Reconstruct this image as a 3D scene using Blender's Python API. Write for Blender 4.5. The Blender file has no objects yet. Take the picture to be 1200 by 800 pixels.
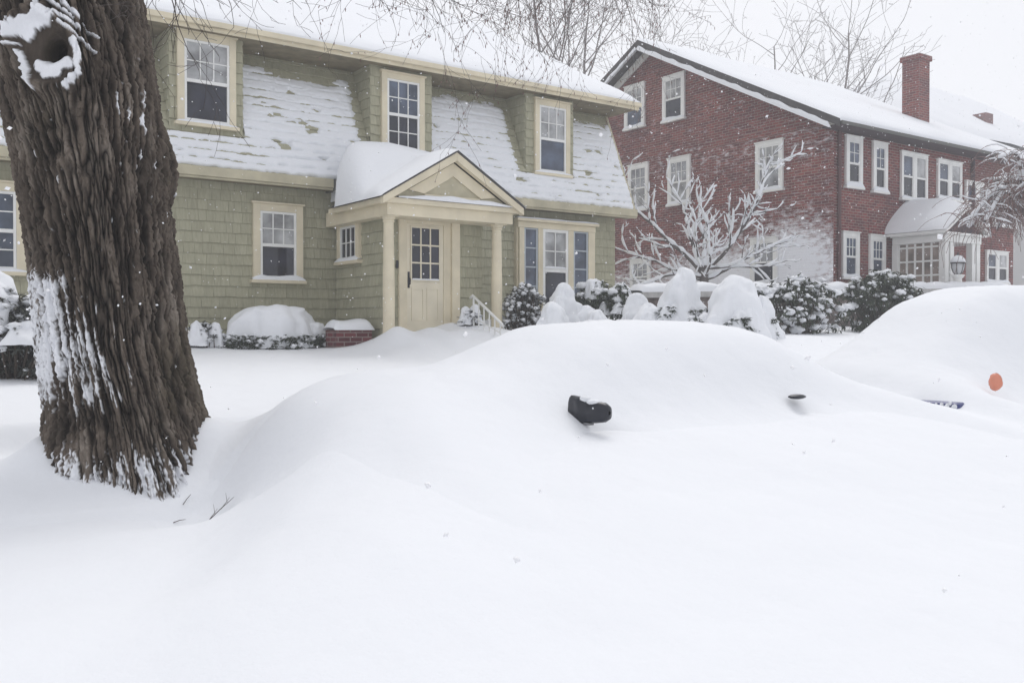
import bpy, bmesh, math, random
import numpy as np
from mathutils import Vector, Matrix
# World: X runs along the street (to the right and away), Y runs from the street back into the lots, Z up; metres.
PI = math.pi
R = math.radians
SC = bpy.context.scene
COL = SC.collection

# ------------------------------------------------------------------ noise
_rng = np.random.RandomState(7)
_perm = np.tile(_rng.permutation(256), 3)
_grad = _rng.normal(size=(256, 3)); _grad /= np.linalg.norm(_grad, axis=1)[:, None]
def noise(x, y, z=0.0):
    x, y, z = np.broadcast_arrays(np.asarray(x, float), np.asarray(y, float), np.asarray(z, float))
    xi, yi, zi = np.floor(x).astype(int), np.floor(y).astype(int), np.floor(z).astype(int)
    xf, yf, zf = x - xi, y - yi, z - zi
    xi &= 255; yi &= 255; zi &= 255
    f = lambda t: t*t*t*(t*(t*6 - 15) + 10)
    u, v, w = f(xf), f(yf), f(zf)
    def g(i, j, k):
        h = _perm[_perm[_perm[xi + i] + yi + j] + zi + k]
        q = _grad[h]
        return q[..., 0]*(xf - i) + q[..., 1]*(yf - j) + q[..., 2]*(zf - k)
    l = lambda a, b, t: a + t*(b - a)
    return 1.5*l(l(l(g(0,0,0), g(1,0,0), u), l(g(0,1,0), g(1,1,0), u), v),
                 l(l(g(0,0,1), g(1,0,1), u), l(g(0,1,1), g(1,1,1), u), v), w)
def fbm(x, y, z=0.0, o=4):
    s, a = 0, 1.0
    for i in range(o):
        s = s + a*noise(x*2**i + 13.1*i, y*2**i + 7.7*i, z*2**i); a *= .5
    return s
def ss(x, a, b):
    t = np.clip((np.asarray(x, float) - a)/(b - a), 0, 1)
    return t*t*(3 - 2*t)
def smax(a, b, k):
    h = np.clip(.5 + .5*(a - b)/k, 0, 1)
    return b + (a - b)*h + k*h*(1 - h)

# ------------------------------------------------------------------ materials
def mat(name):
    m = bpy.data.materials.new(name); m.use_nodes = True
    n = m.node_tree.nodes; b = n['Principled BSDF']
    return m, n, m.node_tree.links, b
def simple(name, col, rough=.6, var=.0, vscale=3., bump=0., bscale=40., spec=.3):
    m, n, l, b = mat(name)
    b.inputs['Roughness'].default_value = rough
    b.inputs['Specular IOR Level'].default_value = spec
    b.inputs['Base Color'].default_value = (*col, 1)
    tc = n.new('ShaderNodeTexCoord')
    if var:
        t = n.new('ShaderNodeTexNoise'); t.inputs['Scale'].default_value = vscale; t.inputs['Detail'].default_value = 6
        l.new(tc.outputs['Object'], t.inputs['Vector'])
        r = n.new('ShaderNodeValToRGB')
        r.color_ramp.elements[0].position = .3; r.color_ramp.elements[1].position = .7
        r.color_ramp.elements[0].color = (*[c*(1 - var) for c in col], 1)
        r.color_ramp.elements[1].color = (*[min(1, c*(1 + var)) for c in col], 1)
        l.new(t.outputs['Fac'], r.inputs['Fac']); l.new(r.outputs['Color'], b.inputs['Base Color'])
    if bump:
        t2 = n.new('ShaderNodeTexNoise'); t2.inputs['Scale'].default_value = bscale; t2.inputs['Detail'].default_value = 5
        l.new(tc.outputs['Object'], t2.inputs['Vector'])
        bp = n.new('ShaderNodeBump'); bp.inputs['Strength'].default_value = bump; bp.inputs['Distance'].default_value = .02
        l.new(t2.outputs['Fac'], bp.inputs['Height']); l.new(bp.outputs['Normal'], b.inputs['Normal'])
    return m
def snow_mat():
    m, n, l, b = mat('snow')
    b.inputs['Base Color'].default_value = (.785, .80, .83, 1)
    b.inputs['Roughness'].default_value = .8
    b.inputs['Specular IOR Level'].default_value = .15
    tc = n.new('ShaderNodeTexCoord')
    a = n.new('ShaderNodeTexNoise'); a.inputs['Scale'].default_value = 9; a.inputs['Detail'].default_value = 8
    c = n.new('ShaderNodeTexNoise'); c.inputs['Scale'].default_value = 90; c.inputs['Detail'].default_value = 3
    l.new(tc.outputs['Object'], a.inputs['Vector']); l.new(tc.outputs['Object'], c.inputs['Vector'])
    b1 = n.new('ShaderNodeBump'); b1.inputs['Strength'].default_value = .22; b1.inputs['Distance'].default_value = .03
    b2 = n.new('ShaderNodeBump'); b2.inputs['Strength'].default_value = .25; b2.inputs['Distance'].default_value = .004
    l.new(a.outputs['Fac'], b1.inputs['Height']); l.new(c.outputs['Fac'], b2.inputs['Height'])
    l.new(b1.outputs['Normal'], b2.inputs['Normal']); l.new(b2.outputs['Normal'], b.inputs['Normal'])
    return m
SNOW = snow_mat()
def shingle_mat(name, c0, c1):
    m, n, l, b = mat(name)
    at = n.new('ShaderNodeAttribute'); at.attribute_name = 'tint'
    tc = n.new('ShaderNodeTexCoord')
    mp = n.new('ShaderNodeMapping'); mp.inputs['Scale'].default_value = (9, 9, 1.6)
    t = n.new('ShaderNodeTexNoise'); t.inputs['Scale'].default_value = 3; t.inputs['Detail'].default_value = 7
    l.new(tc.outputs['Object'], mp.inputs['Vector']); l.new(mp.outputs['Vector'], t.inputs['Vector'])
    ad = n.new('ShaderNodeMath'); ad.operation = 'MULTIPLY_ADD'; ad.inputs[1].default_value = .24
    l.new(at.outputs['Fac'], ad.inputs[0])
    sc = n.new('ShaderNodeMath'); sc.operation = 'MULTIPLY'; sc.inputs[1].default_value = .75
    l.new(t.outputs['Fac'], sc.inputs[0]); l.new(sc.outputs[0], ad.inputs[2])
    r = n.new('ShaderNodeValToRGB')
    r.color_ramp.elements[0].position = .1; r.color_ramp.elements[0].color = (*c0, 1)
    r.color_ramp.elements[1].position = .8; r.color_ramp.elements[1].color = (*c1, 1)
    l.new(ad.outputs[0], r.inputs['Fac']); l.new(r.outputs['Color'], b.inputs['Base Color'])
    b.inputs['Roughness'].default_value = .85
    b.inputs['Specular IOR Level'].default_value = .2
    bp = n.new('ShaderNodeBump'); bp.inputs['Strength'].default_value = .4; bp.inputs['Distance'].default_value = .01
    l.new(t.outputs['Fac'], bp.inputs['Height']); l.new(bp.outputs['Normal'], b.inputs['Normal'])
    return m
SAGE = shingle_mat('sage_shingle', (.285, .275, .195), (.44, .425, .31))
BACK = simple('shingle_gap', (.10, .10, .06), .9)
CREAM = simple('cream_paint', (.68, .61, .455), .55, .1, 2.5, .1, 30)
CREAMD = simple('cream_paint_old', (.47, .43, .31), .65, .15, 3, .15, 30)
DOORM = simple('cream_door_paint', (.70, .64, .50), .45, .06, 3)
WHITE = simple('white_paint', (.78, .78, .76), .5, .05, 4)
DARK = simple('dark_metal', (.03, .03, .035), .4)
GUTTER = simple('gutter_metal', (.11, .11, .10), .6)
ROOFM = simple('asphalt_shingle', (.10, .10, .10), .9, .2, 10, .4, 60)
GREYT = simple('weathered_trim', (.075, .07, .07), .8, .2, 6)
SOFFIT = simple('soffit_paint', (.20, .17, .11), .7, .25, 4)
DKTRIM = simple('dark_brown_board', (.055, .038, .045), .7, .2, 5)
STONE = simple('wall_stone', (.16, .13, .12), .9, .45, 5, .6, 12)
WINT = simple('room_interior', (.02, .02, .024), .9)
LEAF = simple('evergreen_leaf', (.045, .058, .035), .5, .35, 9)
LEAFG = simple('grey_evergreen', (.075, .08, .068), .6, .35, 9)
STEM = simple('shrub_stem', (.09, .07, .055), .85, .25, 8)
TWIGM = simple('twig_bark', (.075, .06, .055), .85, .2, 8)
FARTW = simple('grey_tree_bark', (.17, .15, .145), .9, .2, 5)
RUSTTW = simple('rusty_twig', (.20, .125, .115), .85, .3, 5)
MAPLE = simple('maple_bark', (.10, .085, .08), .85, .3, 8, .4, 30)
BLACKP = simple('black_car_paint', (.012, .014, .022), .3, spec=.5)
BLUEP = simple('blue_car_paint', (.03, .04, .16), .35, spec=.5)
ORANGE = simple('orange_lens', (.68, .25, .16), .25, spec=.5)
FLAKE = simple('snowflake', (.9, .9, .92), .9)
LAMPG = simple('frosted_lantern_glass', (.55, .56, .58), .25, spec=.5)
RAILM = simple('white_railing_paint', (.72, .72, .70), .4)
def glass(name, col, rough=.04):
    m, n, l, b = mat(name)
    b.inputs['Roughness'].default_value = rough
    b.inputs['Specular IOR Level'].default_value = .5
    tc = n.new('ShaderNodeTexCoord')
    t = n.new('ShaderNodeTexNoise'); t.inputs['Scale'].default_value = 2.3; t.inputs['Detail'].default_value = 4
    l.new(tc.outputs['Object'], t.inputs['Vector'])
    r = n.new('ShaderNodeValToRGB')
    r.color_ramp.elements[0].position = .35; r.color_ramp.elements[1].position = .65
    r.color_ramp.elements[0].color = (*[c*.55 for c in col], 1); r.color_ramp.elements[1].color = (*[c*1.35 for c in col], 1)
    l.new(t.outputs['Fac'], r.inputs['Fac']); l.new(r.outputs['Color'], b.inputs['Base Color'])
    return m
G_DARK = glass('dark_window_glass', (.020, .022, .036))
G_BLUE = glass('bluish_window_glass', (.075, .095, .14))
G_SCR = glass('screened_window_glass', (.37, .375, .38), .35)
G_PALE = glass('curtained_window_glass', (.30, .31, .33), .2)
G_TAN = glass('porch_window_glass', (.26, .21, .18), .15)
def brick_mat(name, snowy=0, tint=(1, 1, 1)):
    m, n, l, b = mat(name)
    uv = n.new('ShaderNodeUVMap'); uv.uv_map = 'UVMap'
    br = n.new('ShaderNodeTexBrick')
    br.inputs['Scale'].default_value = 1
    br.inputs['Brick Width'].default_value = .24; br.inputs['Row Height'].default_value = .085
    br.inputs['Mortar Size'].default_value = .011; br.inputs['Mortar Smooth'].default_value = .2
    br.inputs['Bias'].default_value = -.1
    br.inputs['Color1'].default_value = (.12*tint[0], .026*tint[1], .028*tint[2], 1)
    br.inputs['Color2'].default_value = (.25*tint[0], .060*tint[1], .052*tint[2], 1)
    br.inputs['Mortar'].default_value = (.25, .20, .19, 1)
    l.new(uv.outputs[0], br.inputs['Vector'])
    t = n.new('ShaderNodeTexNoise'); t.inputs['Scale'].default_value = .8; t.inputs['Detail'].default_value = 8
    l.new(uv.outputs[0], t.inputs['Vector'])
    mx = n.new('ShaderNodeMix'); mx.data_type = 'RGBA'; mx.blend_type = 'MULTIPLY'; mx.inputs['Factor'].default_value = .55
    rr = n.new('ShaderNodeValToRGB'); rr.color_ramp.elements[0].position = .3; rr.color_ramp.elements[1].position = .7
    rr.color_ramp.elements[0].color = (.55, .5, .55, 1); rr.color_ramp.elements[1].color = (1.25, 1.25, 1.1, 1)
    l.new(t.outputs['Fac'], rr.inputs['Fac'])
    l.new(br.outputs['Color'], mx.inputs['A']); l.new(rr.outputs['Color'], mx.inputs['B'])
    out = mx.outputs['Result']
    # snow lodged on the brick courses (small ledges) and blown on in drifts
    t2 = n.new('ShaderNodeTexNoise'); t2.inputs['Scale'].default_value = 2.2; t2.inputs['Detail'].default_value = 9; t2.inputs['Roughness'].default_value = .72
    mp = n.new('ShaderNodeMapping'); mp.inputs['Scale'].default_value = (1.5, 3.4, 1)
    l.new(uv.outputs[0], mp.inputs['Vector']); l.new(mp.outputs['Vector'], t2.inputs['Vector'])
    at = n.new('ShaderNodeAttribute'); at.attribute_name = 'snow'
    ad = n.new('ShaderNodeMath'); ad.operation = 'ADD'
    l.new(t2.outputs['Fac'], ad.inputs[0]); l.new(at.outputs['Fac'], ad.inputs[1])
    sr = n.new('ShaderNodeValToRGB'); sr.color_ramp.elements[0].position = .62; sr.color_ramp.elements[1].position = .88
    l.new(ad.outputs[0], sr.inputs['Fac'])
    m2 = n.new('ShaderNodeMix'); m2.data_type = 'RGBA'
    m2.inputs['B'].default_value = (.84, .85, .89, 1)
    l.new(sr.outputs['Color'], m2.inputs['Factor']); l.new(out, m2.inputs['A'])
    l.new(m2.outputs['Result'], b.inputs['Base Color'])
    b.inputs['Roughness'].default_value = .9
    bp = n.new('ShaderNodeBump'); bp.inputs['Strength'].default_value = .7; bp.inputs['Distance'].default_value = .015
    inv = n.new('ShaderNodeMath'); inv.operation = 'SUBTRACT'; inv.inputs[0].default_value = 1
    l.new(br.outputs['Fac'], inv.inputs[1]); l.new(inv.outputs[0], bp.inputs['Height']); l.new(bp.outputs['Normal'], b.inputs['Normal'])
    return m
BRICK = brick_mat('red_brick')
def bark_mat():
    m, n, l, b = mat('old_bark')
    tc = n.new('ShaderNodeTexCoord')
    mp = n.new('ShaderNodeMapping'); mp.inputs['Scale'].default_value = (1, 1, .25)
    l.new(tc.outputs['Object'], mp.inputs['Vector'])
    t = n.new('ShaderNodeTexNoise'); t.inputs['Scale'].default_value = 7; t.inputs['Detail'].default_value = 10; t.inputs['Roughness'].default_value = .65
    l.new(mp.outputs['Vector'], t.inputs['Vector'])
    r = n.new('ShaderNodeValToRGB')
    e = r.color_ramp.elements
    e[0].position = .28; e[0].color = (.035, .028, .023, 1)
    e[1].position = .75; e[1].color = (.31, .27, .23, 1)
    k = e.new(.52); k.color = (.125, .100, .080, 1)
    l.new(t.outputs['Fac'], r.inputs['Fac'])
    t3 = n.new('ShaderNodeTexNoise'); t3.inputs['Scale'].default_value = 2.2; t3.inputs['Detail'].default_value = 5
    l.new(mp.outputs['Vector'], t3.inputs['Vector'])
    r3 = n.new('ShaderNodeValToRGB'); r3.color_ramp.elements[0].position = .56; r3.color_ramp.elements[1].position = .74
    r3.color_ramp.elements[1].color = (.5, .5, .5, 1)
    l.new(t3.outputs['Fac'], r3.inputs['Fac'])
    ms = n.new('ShaderNodeMix'); ms.data_type = 'RGBA'; ms.inputs['B'].default_value = (.085, .08, .03, 1)
    l.new(r3.outputs['Color'], ms.inputs['Factor']); l.new(r.outputs['Color'], ms.inputs['A'])
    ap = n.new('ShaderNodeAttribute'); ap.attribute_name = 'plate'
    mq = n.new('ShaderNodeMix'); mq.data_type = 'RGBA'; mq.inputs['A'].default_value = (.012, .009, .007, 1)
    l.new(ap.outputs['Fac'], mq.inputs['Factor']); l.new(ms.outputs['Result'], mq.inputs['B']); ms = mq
    at = n.new('ShaderNodeAttribute'); at.attribute_name = 'snow'
    m2 = n.new('ShaderNodeMix'); m2.data_type = 'RGBA'; m2.inputs['B'].default_value = (.80, .81, .84, 1)
    l.new(at.outputs['Fac'], m2.inputs['Factor']); l.new(ms.outputs['Result'], m2.inputs['A'])
    l.new(m2.outputs['Result'], b.inputs['Base Color'])
    b.inputs['Roughness'].default_value = .85; b.inputs['Specular IOR Level'].default_value = .2
    t4 = n.new('ShaderNodeTexNoise'); t4.inputs['Scale'].default_value = 60; t4.inputs['Detail'].default_value = 4
    l.new(mp.outputs['Vector'], t4.inputs['Vector'])
    bp = n.new('ShaderNodeBump'); bp.inputs['Strength'].default_value = .5; bp.inputs['Distance'].default_value = .012
    l.new(t4.outputs['Fac'], bp.inputs['Height']); l.new(bp.outputs['Normal'], b.inputs['Normal'])
    return m
BARK = bark_mat()

# ------------------------------------------------------------------ objects
def tag(o, label=None, cat=None, group=None, kind=None):
    if label: o['label'] = label
    if cat: o['category'] = cat
    if group: o['group'] = group
    if kind: o['kind'] = kind
    return o
def empty(name, loc, label, cat, group=None):
    o = bpy.data.objects.new(name, None); COL.objects.link(o)
    o.location = loc; o.empty_display_size = .3
    return tag(o, label, cat, group)
def link(name, me, m, parent=None, smooth=False):
    me.materials.append(m)
    if smooth: me.polygons.foreach_set('use_smooth', [True]*len(me.polygons))
    o = bpy.data.objects.new(name, me); COL.objects.link(o)
    if parent is not None:
        o.parent = parent
        w = Vector((0, 0, 0)); p = parent
        while p is not None: w += Vector(p.location); p = p.parent
        me.transform(Matrix.Translation(-w))       # keep the world coordinates the mesh was written in
    me.update()
    return o
def mesh_np(name, V, F, m, parent=None, smooth=True, attrs=None):
    V = np.ascontiguousarray(V, dtype=np.float32).reshape(-1, 3); F = np.ascontiguousarray(F, dtype=np.int32)
    k = F.shape[1]
    me = bpy.data.meshes.new(name)
    me.vertices.add(len(V)); me.vertices.foreach_set('co', V.ravel())
    me.loops.add(F.size); me.loops.foreach_set('vertex_index', F.ravel())
    me.polygons.add(len(F)); me.polygons.foreach_set('loop_start', np.arange(0, F.size, k, dtype=np.int32))
    me.update(calc_edges=True)
    for an, av in (attrs or {}).items():
        a = me.attributes.new(an, 'FLOAT', 'POINT'); a.data.foreach_set('value', np.asarray(av, dtype=np.float32).ravel())
    me.validate()
    return link(name, me, m, parent, smooth)
def grid_faces(ny, nx, closed=False, keep=None):
    i = np.arange(ny - 1)[:, None]; j = np.arange(nx if closed else nx - 1)[None, :]
    j2 = (j + 1) % nx
    F = np.stack([i*nx + j, i*nx + j2, (i + 1)*nx + j2, (i + 1)*nx + j], -1)
    if keep is not None: F = F[keep]
    return F.reshape(-1, 4)
def grid(name, P, m, parent=None, closed=False, keep=None, smooth=True, attrs=None):
    ny, nx = P.shape[:2]
    return mesh_np(name, P.reshape(-1, 3), grid_faces(ny, nx, closed, keep), m, parent, smooth, attrs)

class Fr:                                   # a wall's own axes: u along, v up, w outward
    def __init__(s, o, U, V, W): s.o = np.array(o, float); s.U = np.array(U, float); s.V = np.array(V, float); s.W = np.array(W, float)
    def p(s, u, v, w): return tuple(s.o + s.U*u + s.V*v + s.W*w)
class MB:
    def __init__(s): s.v = []; s.f = []; s.t = []
    def add(s, vs, fs, t=0.):
        b = len(s.v); s.v += [tuple(map(float, q)) for q in vs]
        for f in fs: s.f.append(tuple(i + b for i in f)); s.t.append(t)
    def box(s, x0, x1, y0, y1, z0, z1, t=0.):
        s.add([(x0,y0,z0),(x1,y0,z0),(x1,y1,z0),(x0,y1,z0),(x0,y0,z1),(x1,y0,z1),(x1,y1,z1),(x0,y1,z1)],
              [(0,3,2,1),(4,5,6,7),(0,1,5,4),(1,2,6,5),(2,3,7,6),(3,0,4,7)], t)
    def fbox(s, fr, u0, u1, v0, v1, w0, w1, t=0.):
        s.add([fr.p(a, b, c) for c in (w0, w1) for (a, b) in ((u0,v0),(u1,v0),(u1,v1),(u0,v1))],
              [(0,3,2,1),(4,5,6,7),(0,1,5,4),(1,2,6,5),(2,3,7,6),(3,0,4,7)], t)
    def prism(s, poly, d):                   # polygon (3-D points) pushed along d
        n = len(poly); d = np.array(d, float)
        vs = [tuple(np.array(p, float)) for p in poly] + [tuple(np.array(p, float) + d) for p in poly]
        s.add(vs, [tuple(range(n - 1, -1, -1)), tuple(range(n, 2*n))] + [(i, (i+1) % n, n + (i+1) % n, n + i) for i in range(n)])
    def tube(s, pts, rad, sides=6, cap=True):
        pts = [Vector(p) for p in pts]; n = len(pts)
        if not hasattr(rad, '__len__'): rad = [rad]*n
        vs = []; ref = Vector((.31, .53, .79))
        for i, p in enumerate(pts):
            t = (pts[min(i+1, n-1)] - pts[max(i-1, 0)])
            if t.length < 1e-9: t = Vector((0, 0, 1))
            t.normalize()
            a = t.cross(ref)
            if a.length < .1: a = t.cross(Vector((1, 0, 0)))
            a.normalize(); b = t.cross(a)
            for k in range(sides):
                c = 2*PI*k/sides
                vs.append(p + (a*math.cos(c) + b*math.sin(c))*rad[i])
        fs = [(i*sides + k, i*sides + (k+1) % sides, (i+1)*sides + (k+1) % sides, (i+1)*sides + k) for i in range(n-1) for k in range(sides)]
        if cap: fs += [tuple(range(sides - 1, -1, -1)), tuple((n-1)*sides + k for k in range(sides))]
        s.add(vs, fs)
    def lathe(s, c, prof, sides=20):
        vs = [(c[0] + r*math.cos(2*PI*k/sides), c[1] + r*math.sin(2*PI*k/sides), c[2] + z) for r, z in prof for k in range(sides)]
        n = len(prof)
        fs = [(i*sides + k, i*sides + (k+1) % sides, (i+1)*sides + (k+1) % sides, (i+1)*sides + k) for i in range(n-1) for k in range(sides)]
        fs += [tuple(range(sides-1, -1, -1)), tuple((n-1)*sides + k for k in range(sides))]
        s.add(vs, fs)
    def ball(s, c, r, rng=None, nu=7, nv=5, jit=.18, flat=1.):
        rx, ry, rz = r if hasattr(r, '__len__') else (r, r, r*flat)
        vs = []
        for i in range(nv + 1):
            th = PI*i/nv
            for k in range(nu):
                ph = 2*PI*k/nu + .4*i
                q = 1 + (rng.uniform(-jit, jit) if rng else 0)
                vs.append((c[0] + rx*q*math.sin(th)*math.cos(ph), c[1] + ry*q*math.sin(th)*math.sin(ph), c[2] + rz*q*math.cos(th)))
        s.add(vs, [(i*nu + k, (i+1)*nu + k, (i+1)*nu + (k+1) % nu, i*nu + (k+1) % nu) for i in range(nv) for k in range(nu)])
    def build(s, name, m, parent=None, smooth=False, uv=None, bevel=0., recalc=True):
        me = bpy.data.meshes.new(name); me.from_pydata(s.v, [], s.f)
        if any(s.t):
            a = me.attributes.new('tint', 'FLOAT', 'FACE'); a.data.foreach_set('value', s.t)
        if recalc:
            bm = bmesh.new(); bm.from_mesh(me); bmesh.ops.recalc_face_normals(bm, faces=bm.faces); bm.to_mesh(me); bm.free()
        if uv:
            lay = me.uv_layers.new(name='UVMap')
            co = me.vertices
            for p in me.polygons:
                nrm = p.normal
                for li in p.loop_indices:
                    c = co[me.loops[li].vertex_index].co
                    lay.data[li].uv = (c.y + 40 if abs(nrm.x) > abs(nrm.y) else c.x, c.z)
        o = link(name, me, m, parent, smooth)
        if bevel:
            b = o.modifiers.new('bevel', 'BEVEL'); b.width = bevel; b.segments = 2; b.limit_method = 'ANGLE'
        return o

def shingles(mb, fr, u0, u1, v0, v1, ex=.2, seed=1, holes=(), clip=None):
    rg = random.Random(seed)
    mb.fbox(fr, u0, u1, v0, v1, -.12, -.004, .01) if clip is None else None
    v = v0; k = 0
    while v < v1 - .01:
        t = min(v + ex, v1)
        u = u0 - rg.uniform(0, .2)
        while u < u1:
            w = rg.uniform(.10, .24)
            a, b = max(u, u0), min(u + w - .004, u1)
            u += w
            if b - a < .02: continue
            if any(a >= h[0] and b <= h[1] and v >= h[2] and t <= h[3] for h in holes): continue
            if clip and not clip((a + b)/2, (v + t)/2): continue
            o = .026 + rg.uniform(-.003, .004); dv = rg.uniform(-.006, .006)
            mb.add([fr.p(a, v + dv, 0), fr.p(b, v + dv + rg.uniform(-.004, .004), 0), fr.p(b, v + dv, o), fr.p(a, v + dv, o), fr.p(b, t, .003), fr.p(a, t, .003)],
                   [(3,2,4,5), (0,1,2,3), (0,3,5), (1,4,2)], rg.random()*.99 + .005)
        v = t; k += 1

def cushion(name, fr, u0, u1, v0, v1, h, m, parent, nu=24, nv=6, seed=0., droop=0., taper=.35):
    """snow lying on a ledge: a rounded bar between u0..u1 and (depth) v0..v1 of frame fr, rising h along w."""
    U = np.linspace(0, 1, nu); A = np.linspace(0, PI, 9)
    P = np.zeros((nu, 9, 3))
    for i, q in enumerate(U):
        e = min(1, (min(q, 1 - q)/.5/taper + .05))**.5 if taper else 1
        n1 = .8 + .35*float(noise(q*(u1 - u0)*2.2 + seed, seed*1.7, 3.1))
        for j, a in enumerate(A):
            x = .5 - .5*math.cos(a)
            hh = h*e*n1*math.sin(a)**.7
            P[i, j] = fr.p(u0 + q*(u1 - u0), v0 + x*(v1 - v0), hh + droop*q)
    return grid(name, P, m, parent)

# ================================================================== the ground under snow
TREE = (1.56, 6.62)
def lawn(s, n):
    z = .80 + (n - 8)*.055
    z = z + .50*ss(s, 8, 13.5)*ss(n, 7.6, 11.0)
    z = z + .55*ss(s, 13.5, 18)*ss(n, 14.45, 15.0)
    z = np.where(n > 17.6, np.minimum(z, 1.35 + .50*ss(s, 8, 13.5) + .45*ss(s, 13.5, 18)), z)
    # drift by the door steps and against the foundation
    z = z + (.40 + .10*noise(s*2.3, n*1.6, 3.))*np.exp(-np.abs((s - 9.1)/1.45)**3 - ((n - 14.75)/1.25)**2) + .16*np.exp(-(((s - 8.05)/.30)**2 + ((n - 14.75)/.4)**2))
    z = z + .10*np.exp(-((n - 17.2)/.5)**2)*ss(s, 15.7, 15)
    return z
def ground(s, n):
    s = np.asarray(s, float); n = np.asarray(n, float)
    road = .52 + .04*noise(s*.25, n*.3, 5.)
    walk = .56 + .10*ss(n, 5.8, 6.3)
    lip = 7.85 + .12*noise(s*.5, 2.2)
    st = ss(n, lip, lip + .38)
    walk = walk - .05*ss(n, 6.9, 7.5)
    z = np.where(n < 5.8, road, walk*(1 - st) + lawn(s, n)*st)
    # bank ploughed and blown up along the parked cars
    left = ss(s - .50*np.clip(n - 3, -1, 2) + .12*noise(n*.6, s*.2, 9.), .55, 1.9)
    prof = (.55*np.clip((n - .9)/3.4, 0, 1) + .45*ss(n, .9, 4.5))*(1 - ss(n, 6.0, 7.0))
    hgt = .56 + .05*noise(s*.45, n*.4, 1.7) - .10*ss(s, 6.6, 7.5)*(1 - ss(s, 11, 13))
    z = z + hgt*left*prof
    # drift the wind laid in front of the first car, steep on its far side
    z = z + .14*np.exp(-(((s - 2.4 - .3*(n - 5))/.6)**2)) * ss(n, 3.6, 4.6)*(1 - ss(n, 5.6, 6.3))
    # snow heaped against the trunk and the hollow beside it
    r = np.hypot(s - TREE[0], n - TREE[1])
    side = np.abs((s - TREE[0])*.97 - (n - TREE[1])*.22)/np.maximum(r, .01)
    z = z + .16*np.exp(-((r - .50)/.20)**2)*ss(side, .55, 1.0)
    z = z + .03*np.exp(-(r/.8)**2)*(1 + .8*noise(s*3, n*3, 4.)) + .03*np.exp(-((r - .5)/.12)**2) - .05*np.exp(-(((s - 1.35)/.8)**2 + ((n - 5.6)/.6)**2))
    z = z - .13*np.exp(-(((s - 1.72)/.32)**2 + ((n - 5.55)/.3)**2))
    z = z + .16*np.exp(-((n - 12.7 + .45*(s - 11.5))/.7)**2)*ss(s, 9.6, 10.6)*ss(s, 14, 13)
    # long soft lip low in the foreground
    e = n - (3.25 + .75*np.clip(s - .9, 0, 2)**1.3 + .10*noise(s*.9, 4.4))
    z = z + .13*ss(e, -1.5, -.05)*(1 - .75*ss(e, -.05, .75))*ss(s, -3.5, -1.5)*(1 - ss(s, 1.5, 2.4))
    z = z + .025*noise(s*.8, n*.9, 2.) + .010*noise(s*2.7, n*3.1, 8.) + .005*noise(s*7 + 1.5*noise(s, n), n*4, 1.) + .0022*noise(s*17, n*17, 4.)
    # further off the street and the back lots roll gently, rising to a low ridge far behind
    z = z + 4.5*ss(n, 40, 160)
    return z
def axis(fine0, fine1, step, far0, far1, g=1.18):
    a = list(np.arange(fine0, fine1, step)); d = step; x = a[-1]
    while x < far1: d = min(d*g, 12); x += d; a.append(x)
    d = step; x = a[0]; b = []
    while x > far0: d = min(d*g, 12); x -= d; b.append(x)
    return np.array(b[::-1] + a)
gs, gn = axis(-4, 14, .055, -160, 260), axis(-.5, 17.5, .055, -160, 260)
S_, N_ = np.meshgrid(gs, gn)
tag(grid('snow_ground', np.stack([S_, N_, ground(S_, N_)], -1), SNOW), 'deep drifted snow lying over street, sidewalk and lawns', None, None, 'structure')

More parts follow.
